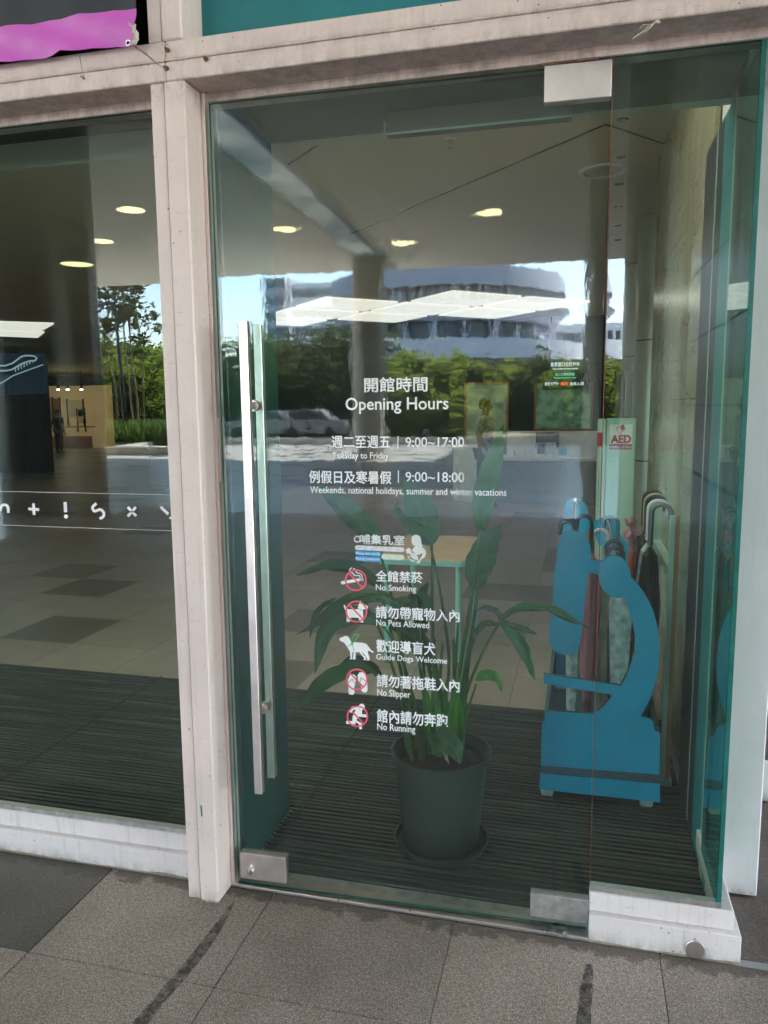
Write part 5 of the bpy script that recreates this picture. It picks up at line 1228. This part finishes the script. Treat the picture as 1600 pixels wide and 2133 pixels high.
leaf([(885, 1320, .47), (872, 1275, .47), (880, 1235, .47), (893, 1212, .47)], .030, .2)
# drooping right
stem([(948, 1560, .36), (970, 1450, .32), (1005, 1360, .27), (1045, 1290, .22)], .007, .004); leaf([(1038, 1292, .22), (1080, 1272, .19), (1135, 1268, .16), (1185, 1290, .14), (1228, 1309, .12)], .021, -.6, fold=.5)
leaf([(1040, 1290, .22), (1070, 1318, .20), (1095, 1360, .19), (1114, 1416, .19)], .025, .35, 'leaf', .3)
leaf([(1048, 1284, .22), (1020, 1268, .24), (985, 1270, .26)], .012, .4); leaf([(1040, 1300, .22), (1010, 1298, .22), (988, 1312, .22)], .011, -.4)
stem([(935, 1560, .40), (955, 1480, .42), (985, 1340, .42), (1010, 1305, .40)], .006, .003)
leaf([(1060, 1300, .2), (1090, 1310, .19), (1120, 1322, .18)], .012, .3)
stem([(960, 1560, .30), (975, 1480, .28), (992, 1425, .27)], .005, .003); leaf([(990, 1415, .27), (1012, 1405, .25), (1035, 1412, .24), (1046, 1442, .23)], .020, .5, 'leaf_bright')
# clump of stalks and the low front leaf
for a in ([(905, 1570, .30), (903, 1450, .28), (905, 1330, .27)], [(917, 1575, .33), (915, 1450, .34), (922, 1340, .36)], [(935, 1570, .31), (945, 1440, .33), (955, 1290, .36)], [(958, 1570, .36), (948, 1430, .37), (945, 1330, .38)], [(890, 1575, .36), (885, 1460, .36), (870, 1360, .37)], [(880, 1580, .32), (868, 1480, .30), (838, 1380, .28)], [(925, 1560, .44), (900, 1420, .45), (850, 1200, .46)], [(945, 1560, .45), (905, 1370, .46), (900, 1130, .46)], [(960, 1560, .42), (975, 1380, .42), (998, 1220, .42)]):
    stem(a, .0125, .004, 'stem')
for a, w_ in (([(902, 1560, .27), (890, 1480, .26), (882, 1400, .26)], .017), ([(940, 1560, .28), (945, 1470, .27), (962, 1400, .27)], .019), ([(915, 1565, .27), (912, 1480, .26), (905, 1430, .26)], .013), ([(925, 1560, .27), (925, 1470, .27), (935, 1400, .28)], .014), ([(962, 1560, .30), (955, 1470, .29), (945, 1410, .29)], .016)):
    leaf(a, w_, .2, 'leaf_bright', .6)
leaf([(860, 1585, .26), (850, 1555, .25), (842, 1520, .24), (838, 1495, .24)], .010, .1)
leaf([(905, 1530, .25), (925, 1540, .215), (948, 1562, .195), (958, 1592, .19)], .040, .2, 'leaf', .15)
leaf([(925, 1560, .22), (930, 1578, .2), (936, 1592, .19)], .006, .1, 'cream_f')

# ================================================================== microscope-shaped umbrella rack
fz = lambda p: (1080 + p[0] / 2.844, 1000 + p[1] / 2.844)
YF = .795; YK = 1.86
OUT = [(245, 350), (252, 325), (275, 308), (320, 302), (365, 312), (400, 338), (420, 370), (428, 410), (430, 470), (500, 480), (530, 455), (570, 446), (610, 458), (640, 488), (660, 530), (668, 578), (700, 610), (740, 660), (775, 720), (800, 780), (820, 850), (833, 930), (836, 1010), (833, 1090), (820, 1170), (800, 1240), (775, 1310), (745, 1365), (725, 1400), (760, 1408), (785, 1418), (800, 1440), (806, 1480), (830, 1492), (838, 1520), (838, 1560), (836, 1745),
       (133, 1690), (135, 1560), (140, 1440), (155, 1435), (158, 1375), (167, 1368), (430, 1385), (460, 1376), (500, 1345), (540, 1300), (560, 1276), (548, 1271), (150, 1205), (150, 1149), (605, 1218), (640, 1160), (670, 1080), (690, 1000), (692, 940), (685, 880), (665, 800), (640, 720), (625, 692), (590, 698), (550, 690), (515, 665), (485, 620), (475, 575), (468, 558), (440, 548), (418, 556), (409, 575), (405, 640), (390, 760), (370, 940), (362, 985), (345, 1015), (310, 1037), (260, 1035), (210, 1010), (185, 975), (178, 930), (200, 760), (212, 560), (235, 400)]
PL = [(130, 1735), (838, 1798), (840, 1908), (124, 1830)]
def P2(pts, Y=YF): return [((v := gy(*fz(p), Y)).x, v.z) for p in pts]
rk = thing('umbrella_rack', 'bright blue umbrella rack cut in the shape of a microscope', 'umbrella stand', (.1, 1.3, 0))
poly = P2(OUT); plin = P2(PL); band = P2([(133, 1686), (837, 1741), (838, 1802), (130, 1739)])
def dense(p): return p
for (yy, nm) in ((YF, 'front_board'), (YK, 'rear_board')):
    d = .018
    m = MB(); m.prism(poly, yy, yy + d, 0, 1); b_ = m.build(nm, ['rack', 'rack_edge'], rk)
    m = MB(); m.prism(plin, yy - .003, yy + d, 0, 1); m.build('plinth_strip', ['rack', 'rack_edge'], b_)
    m = MB(); m.prism(band, yy + .004, yy + d - .002, 0, 0); m.build('slot_shade_strip', 'rack_edge', b_)  # dark-coloured strip set in the slot in place of its shade
xs_ = [p[0] for p in plin]; bx0, bx1 = min(xs_), max(xs_); bz = min(p[1] for p in plin)
m = MB(); m.box(bx0 + .01, bx1 - .01, YF + .019, YK - .001, bz + .02, bz + .04); m.build('bottom_shelf', 'rack_edge', rk)
zst = P2([(200, 1375)])[0][1]
for x in (bx0 + .012, bx1 - .03):
    m = MB(); m.box(x, x + .016, YF + .019, YK - .001, bz + .04, zst - .02); m.build('side_panel', 'rack_edge', rk)
def rod(px, py, r=.007, Yr=None):
    v = gy(px, py, YF); m = MB(); m.tube([(v.x, YF + .02, v.z), (v.x, YK, v.z)], r, 12); m.tube([(v.x, YK - .012, v.z), (v.x, YK - .002, v.z)], r * 2.2, 14); return m.build('hanging_rod', 'chrome', rk, True), v
r1, rv1 = rod(1193, 1112, .008); r2, rv2 = rod(1283, 1168, .008); r3, rv3 = rod(1283, 1200)
for x in (bx0 + .03, bx1 - .05):
    for y in (YF + .03, YK - .03):
        m = MB(); m.tube([(x, y - .012, .027), (x, y + .012, .027)], .026, 16); cs_ = m.build('caster', 'plastic_clear', rk, True); m = MB(); m.box(x - .012, x + .012, y - .014, y + .014, .035, bz, 0, .002); m.build('caster_fork', 'chrome', cs_)
# ---- umbrellas
def umbrella(x, y, ztop, L, mt, hmt, label, hook=1, r=.035, sleeve=False, tilt=0.0, rot=0.0, plain=False):
    t = thing('umbrella', label, 'umbrella', (0, 0, 0), 'umbrellas on the stands'); z0 = ztop
    rh_ = .030
    if hook:
        P = [Vector((0, 0, -.12)), Vector((0, 0, -.01))] + [Vector((rh_ - rh_ * math.cos(a), 0, rh_ * math.sin(a))) for a in [PI * k / 10 for k in range(1, 11)]] + [Vector((2 * rh_, 0, -.025))]
        m = MB(); m.tube(P, .009, 10); m.build('hook_handle', hmt, t, True)
    else:
        m = MB(); m.tube([(0, 0, -.12), (0, 0, 0), (0, 0, .012)], [.012, .014, .006], 12); m.build('grip', hmt, t, True)
    m = MB(); m.tube([(0, 0, -.12), (0, 0, -.12 - L - .05)], .005, 8); m.build('shaft', 'chrome', t)
    rf = lambda a, z: 1 + .22 * math.sin(a * 8 + z * 14) * (.5 if z > -.3 else 1)
    prof = [(.006, -.13), (r * .7, -.16), (r, -.16 - L * .25), (r * .9, -.16 - L * .6), (r * .45, -.16 - L * .9), (.005, -.16 - L)]
    m = MB(); m.lathe((0, 0, 0), prof, 32, rf=rf); m.build('folded_canopy', mt, t, True)
    if sleeve:
        m = MB(); m.lathe((0, 0, 0), [(r * 1.25, -.15), (r * 1.5, -.2), (r * 1.15, -.16 - L * .4), (r * .6, -.16 - L), (.002, -.17 - L)], 20, rf=lambda a, z: 1 + .1 * math.sin(a * 5 + z * 25)); m.build('sleeve', 'plastic_clear', t, True)
    t.location = (x, y, ztop); t.rotation_euler = (tilt, 0, rot); return t
def up_at(px, py, Y): v = gy(px, py, Y); return v.x, v.z
U_ = []
x, z = rv1.x, rv1.z
umbrella(x + .01, YF + .05, z + .012, .78, 'plastic_clear', 'black', 'clear sleeved umbrella hanging nearest in the tube of the blue rack', 1, .022, True, rot=PI)
umbrella(x + .012, YF + .12, z + .014, .75, 'cream_f', 'black', 'black hooked umbrella with cream cover behind the tube of the blue rack', 1, .026, rot=PI)
umbrella(x + .075, YF + .30, z + .0, .70, 'pink', 'black', 'pink umbrella hanging behind the tube of the blue rack', 1, .04, rot=PI)
x, z = rv2.x, rv2.z
umbrella(x + .03, YF + .06, z + .01, .80, 'plastic_clear', 'black', 'milky plastic wrapped umbrella under the head of the blue rack', 1, .030, True, rot=PI)
umbrella(x + .03, YF + .16, z + .02, .74, 'black', 'black', 'black umbrella with thick black hook in the blue rack', 1, .04, rot=PI)
umbrella(x - .02, YF + .34, z + .035, .66, 'cream_f', 'white_p', 'cream umbrella with a white hook handle in the blue rack', 1, .035, rot=PI)
umbrella(x + .03, YF + .56, z + .06, .70, 'black', 'bluefab', 'umbrella with glossy blue hook handle in the blue rack', 1, .035, rot=PI)
umbrella(x + .075, YF + .30, z - .03, .66, 'orange', 'orange', 'orange umbrella standing at the right inside the blue rack', 0, .022)
# dark bundle and second stand seen edge-on
wr = thing('white_stand', 'pale narrow umbrella stand seen edge on beside the marble wall', 'umbrella stand', (.36, 1.3, 0))
m = MB(); m.box(.352, .372, 1.0, 1.02, .04, 1.155, 0, .002); m.build('front_edge_post', 'aed', wr); m = MB(); m.box(.372, .39, 1.0, 1.02, .04, 1.155); m.build('wood_edge', 'orange_stone', wr)
m = MB(); m.box(.354, .388, 1.021, 1.75, .9, .94); m.build('rail', 'aed', wr); m = MB(); m.box(.354, .388, 1.70, 1.72, .04, 1.155); m.build('rear_post', 'aed', wr)
m = MB(); m.box(.345, .40, 1.0, 1.75, .0, .04); m.build('foot', 'aed', wr)
for k, (px, py, Yk, hm, mt, l) in enumerate(((1352, 1038, 1.5, 'black', 'black', 'black umbrella hooked at the far end of the pale stand'), (1356, 1046, 1.35, 'wood', 'black', 'black umbrella with a brown wooden hook on the pale stand'), (1358, 1050, 1.25, 'black', 'black', 'second black umbrella on the pale stand behind the brown hook'), (1363, 1060, 1.12, 'white_p', 'plastic_clear', 'umbrella with white hook handle on the pale stand'), (1368, 1068, 1.03, 'wire', 'black', 'umbrella with dark grey hook hanging nearest on the pale stand'))):
    v = gy(px, py, Yk); u = umbrella(v.x - .02, Yk, v.z, .72, mt, hm, l, 1, .032); u.scale = (1.25, 1.25, 1.1)
# pink plastic flower-like bag
c = gy(1312, 1100, 1.3); m = MB(); rd = random.Random(4)
for k in range(26):
    a = Vector((rd.gauss(0, 1), rd.gauss(0, .6), rd.gauss(0, 1))).normalized(); b = a.orthogonal().normalized(); s_ = rd.uniform(.02, .05); o = len(m.v)
    m.v += [c, c + a * s_ + b * s_ * .4, c + a * s_ * 1.2 + Vector((0, -.01, 0)), c + a * s_ - b * s_ * .4]; m.f.append((o, o + 1, o + 2, o + 3)); m.m.append(0)
m.tube([c, gy(1318, 1140, 1.3), gy(1322, 1180, 1.3)], [.012, .02, .016], 8)
MAT['pinkbag'] = simple('crumpled_pink_plastic', (.62, .30, .36), .3, 0, .2, 30)
tag(m.build('plastic_bag', 'pinkbag', fix=False), 'crumpled pink plastic bag bunched at the top of the umbrellas', 'bag')

# ================================================================== people
def skinned(name, verts, edges, rad, mt, parent, sub=2, extra=None):
    me = bpy.data.meshes.new(name); me.from_pydata([tuple(v) for v in verts], edges, []); me.update()
    o = bpy.data.objects.new(name, me); COL.objects.link(o); sm = o.modifiers.new('skin', 'SKIN'); sm.use_smooth_shade = True
    for i, r_ in enumerate(rad):
        rr_ = r_ if hasattr(r_, '__len__') else (r_, r_); me.skin_vertices[0].data[i].radius = rr_
    me.skin_vertices[0].data[0].use_root = True
    ss = o.modifiers.new('sub', 'SUBSURF'); ss.levels = sub; ss.render_levels = sub
    dg = bpy.context.evaluated_depsgraph_get(); dg.update(); m2 = bpy.data.meshes.new_from_object(o.evaluated_get(dg))
    bpy.data.objects.remove(o); m2.materials.clear(); m2.materials.append(MAT[mt]); m2.polygons.foreach_set('use_smooth', [True] * len(m2.polygons))
    ob = bpy.data.objects.new(name, m2); COL.objects.link(ob)
    if parent: ob.parent = parent
    return ob
def person(loc, rotz, label, shirt, trouser, hipleft=True, h=1.66, sit=False, hairm='hair'):
    t = thing('person', label, 'person', (0, 0, 0)); k = h / 1.72
    def s(v): return Vector(v) * k
    hip = (0, 0, .92); ch = (0, .0, 1.25); nk = (0, .01, 1.44); hd = (0, -.02, 1.60)
    V = [hip, ch, (0, .0, 1.38), nk, (0, -.01, 1.53), hd, (0, -.01, 1.68),
         (.09, 0, .88), (.10, -.01, .50), (.10, .03, .09), (.10, -.12, .035), (-.09, 0, .88), (-.11, .02, .50), (-.12, .07, .09), (-.12, -.06, .035),
         (.17, .0, 1.38), (.25, .05, 1.13), (.15, -.06, .98), (.12, -.10, .97), (-.17, 0, 1.38), (-.23, .03, 1.12), (-.20, -.08, .90), (-.19, -.12, .83)]
    E_ = [(0, 1), (1, 2), (2, 3), (3, 4), (4, 5), (5, 6), (0, 7), (7, 8), (8, 9), (9, 10), (0, 11), (11, 12), (12, 13), (13, 14), (2, 15), (15, 16), (16, 17), (17, 18), (2, 19), (19, 20), (20, 21), (21, 22)]
    Rr_ = [(.13, .10), (.15, .11), (.11, .08), .05, .055, (.075, .095), .06, .085, .06, .04, .035, .085, .06, .04, .035, .055, .042, .03, .032, .055, .042, .03, .032]
    bdy = skinned('body', [s(v) for v in V], E_, [tuple(x * k for x in r) if hasattr(r, '__len__') else r * k for r in Rr_], 'skin', t)
    # shirt
    SV = [(0, 0, .86), (0, 0, 1.05), (0, 0, 1.25), (0, 0, 1.40), (.175, 0, 1.385), (.25, .05, 1.15), (-.175, 0, 1.385), (-.23, .03, 1.14)]
    skinned('shirt', [s(v) for v in SV], [(0, 1), (1, 2), (2, 3), (3, 4), (4, 5), (3, 6), (6, 7)], [(.165, .13), (.155, .125), (.17, .13), (.10, .09), .072, .062, .072, .062], shirt, t)
    TV = [(0, 0, .93), (.09, 0, .87), (.10, -.01, .50), (.10, .035, .08), (-.09, 0, .87), (-.11, .02, .50), (-.12, .075, .08)]
    skinned('trousers', [s(v) for v in TV], [(0, 1), (1, 2), (2, 3), (0, 4), (4, 5), (5, 6)], [(.145, .115), .105, .078, .07, .105, .078, .07], trouser, t)
    for fx, fy in ((.10, .03), (-.12, .07)):
        m = MB(); P = [s((fx, fy + .06, .04)), s((fx, fy - .03, .045)), s((fx, fy - .14, .035)), s((fx, fy - .20, .028))]; m.tube(P, [.035, .045, .045, .028], 10); m.build('shoe', 'black', t, True)
    m = MB(); hc2 = s((0, .008, 1.635)); hp_ = []
    m.lathe(hc2, [(.0001, .108), (.05, .098), (.085, .065), (.10, .015), (.098, -.03), (.085, -.07)], 20, rf=lambda a, z: 1.0 if math.sin(a) > -.3 or z > .05 else .80); m.build('hair', hairm, t, True)
    # eyes, nose, ears, mouth
    m = MB()
    for s_ in (-1, 1): m.lathe(s((s_ * .032, -.092, 1.615)), [(.0001, .007), (.007, 0), (.0001, -.007)], 8)
    m.build('eyes', 'ink', t, True)
    m = MB(); m.tube([s((0, -.088, 1.62)), s((0, -.112, 1.585)), s((0, -.090, 1.575))], [.008, .014, .010], 8)
    for s_ in (-1, 1): m.tube([s((s_ * .088, .0, 1.625)), s((s_ * .098, .012, 1.60)), s((s_ * .086, .0, 1.572))], [.008, .013, .007], 6)
    m.build('nose_and_ears', 'skin', t, True)
    m = MB(); m.tube([s((-.024, -.088, 1.548)), s((0, -.094, 1.547)), s((.024, -.088, 1.548))], .005, 6); m.build('mouth', 'red_ink', t)
    # fingers on both hands
    for b0, d0, th_ in (((.12, -.10, .97), Vector((-.75, -.6, -.25)), (.2, -.5, .6)), ((-.19, -.12, .83), Vector((.05, -.35, -1)), (.7, -.5, -.5))):
        m = MB(); d0 = d0.normalized(); side = d0.cross(Vector((0, 1, .2))).normalized()
        m.tube([s(b0) - d0 * .02, s(b0) + d0 * .05], [.026, .034], 10)
        for q, L in enumerate((.062, .072, .068, .054)):
            a = s(b0) + d0 * .045 + side * (.02 * (q - 1.5)); b2_ = a + d0 * L * .5; c2 = b2_ + (d0 + Vector((0, .25, -.25))).normalized() * L * .5; m.tube([a, b2_, c2], [.0095, .0085, .006], 6)
        a = s(b0) + side * .03; m.tube([a, a + (d0 * .4 + side).normalized() * .035, a + (d0 * .9 + side).normalized() * .06], [.011, .010, .007], 6)
        m.build('hand', 'skin', t, True)
    t.location = loc; t.rotation_euler = (0, 0, rotz); return t
pf_ = gz(1010, 1056); person((pf_.x, pf_.y, 0), R(75), 'person in a grey plaid shirt and dark trousers by the counter, hand on hip', 'plaid', 'trouser', h=1.70)
st_ = gz(125, 943); person((st_.x, st_.y, 0), R(180), 'person in dark clothes seen from behind before the lit exhibition', 'darkcoat', 'darkcoat', h=1.58)
p = gy(1131, 925, 11.9); person((p.x, 11.9, gy(1131, 892, 11.9).z - 1.66), R(-10), 'person with dark hair sitting low behind the reception counter', 'darkcoat', 'darkcoat', h=1.62)

# ================================================================== left part of the hall
bo = thing('booth', 'dark booth with a door left in the hall under the escalator sign', 'booth', (-14.3, 15, 0))
bl = gz(-60, 985); br_ = gz(95, 985); zb_ = gy(90, 830, br_.y).z
m = MB(); m.box(bl.x, br_.x, br_.y, br_.y + .35, 0, 2.75); m.build('walls', 'darkwall', bo); v = gy(58, 900, br_.y); m = MB(); m.box(v.x - .006, v.x + .006, br_.y - .01, br_.y - .001, 0, 2.4); m.build('door_seam', 'void', bo)
eb = gy(95, 830, br_.y - .2); et = gy(95, 738, br_.y - .2)
es_ = thing('hanging_sign', 'dark blue sign with an escalator drawing above the booth', 'sign', (eb.x - .8, br_.y - .2, eb.z))
MAT['signblue'] = simple('dark_blue_sign', (.006, .018, .035), .4, emit=(.012, .03, .05), es=.03)
MAT['signline'] = simple('pale_sign_print', (.35, .40, .45), .5, emit=(.35, .42, .45), es=.05)
yy = br_.y - .2; xl = gy(-60, 800, yy).x
m = MB(); m.box(xl, eb.x, yy, yy + .12, gy(95, 820, yy).z, gy(60, 735, yy).z, 0, .005); m.build('board', 'signblue', es_)
fe = lambda p: gy(p[0] / 5.332, 600 + p[1] / 5.332, yy - .01)
m = MB(); m.tube([fe(p) for p in [(-60, 860), (60, 862), (140, 835), (240, 760), (300, 748), (380, 755), (410, 780), (390, 805), (320, 810), (240, 840), (130, 905), (60, 918), (-60, 918)]], .02, 5)
for k in range(7): m.tube([fe((170 + 32 * k, 930 - 17 * k)), fe((172 + 32 * k, 880 - 12 * k))], .012, 4)
m.tube([fe((-60, 1100)), fe((150, 970)), fe((480, 850))], .015, 4); m.build('escalator_drawing', 'signline', es_)
MAT['signtext'] = simple('dim_wall_lettering', (.30, .33, .33), .5, emit=(.3, .33, .33), es=.04)
a = gy(0, 822, br_.y - .012); b = gy(78, 824, br_.y - .012); vs, fs = fit_text('往二樓驗票口', gy(-12, 820, br_.y - .012).x, b.x, a.z, gy(0, 812, br_.y - .012).z, br_.y - .012, .02); m = MB(); m.add(vs, fs); m.build('lettering', 'signtext', bo, fix=False)
# exhibition niche
YX = 26.5; a = gy(86, 950, YX); b = gy(186, 808, YX)
ex = thing('exhibition_niche', 'warmly lit exhibition niche with framed panels deep in the hall', 'exhibition', ((a.x + b.x) / 2, YX, 0))
MAT['glow_wall'] = simple('glowing_display_wall', (.22, .16, .09), .8, 0, .15, 2, emit=(.55, .33, .14), es=.02)  # wall glows faintly, the warm spotlighting put into its colour
m = MB(); m.box(a.x - .5, b.x + 1, YX, YX + .1, 0, 2.6); m.build('rear_wall', 'glow_wall', ex)
for x0, y0, x1, y1, mt in ((97, 830, 107, 880, 'cream_f'), (142, 833, 171, 868, 'cream_f'), (112, 830, 122, 870, 'orange_stone'), (162, 852, 174, 880, 'cream_f')):
    p = gy(x0, y1, YX - .05); q = gy(x1, y0, YX - .05); m = MB(); m.box(p.x, q.x, YX - .05, YX - .004, p.z, q.z, 0, .01); fr_ = m.build('picture_panel', mt, ex)
    m = MB(); m.box(p.x - .05, p.x, YX - .06, YX - .003, p.z - .4, q.z + .05); m.box(q.x, q.x + .05, YX - .06, YX - .003, p.z - .4, q.z + .05); m.build('frame', 'black', fr_)
p = gy(92, 888, YX - .6); q = gy(190, 905, YX - .6); m = MB(); m.box(p.x, q.x, YX - .6, YX - .3, .86, .92); m.box(p.x, q.x, YX - .6, YX - .55, 0, .5); m.build('display_rail', 'orange_stone', ex)
MAT['spot_w'] = simple('lit_spot_warm', (1, .8, .5), .5, emit=(1, .78, .45), es=6)
for k, x in enumerate((98, 121, 141, 170)):
    p = gy(x, 812, YX - 1.2); t = thing('track_spot', ['leftmost spotlight over the exhibition', 'second spotlight over the exhibition', 'third spotlight over the exhibition', 'rightmost spotlight over the exhibition'][k], 'spotlight', p, 'spotlights over the exhibition')
    m = MB(); m.tube([p + Vector((0, 0, .02)), p + Vector((0, 0, .22))], .06, 10); m.build('housing', 'black', t); m = MB(); m.lathe(p, [(.0001, 0), (.055, 0), (.05, .02)], 12); m.build('bulb', 'spot_w', t)
    m = MB(); m.tube([p + Vector((0, 0, .22)), Vector((p.x, p.y, HZ))], .01, 5); m.build('drop_rod', 'black', t)
# vestibule inner columns for the left view
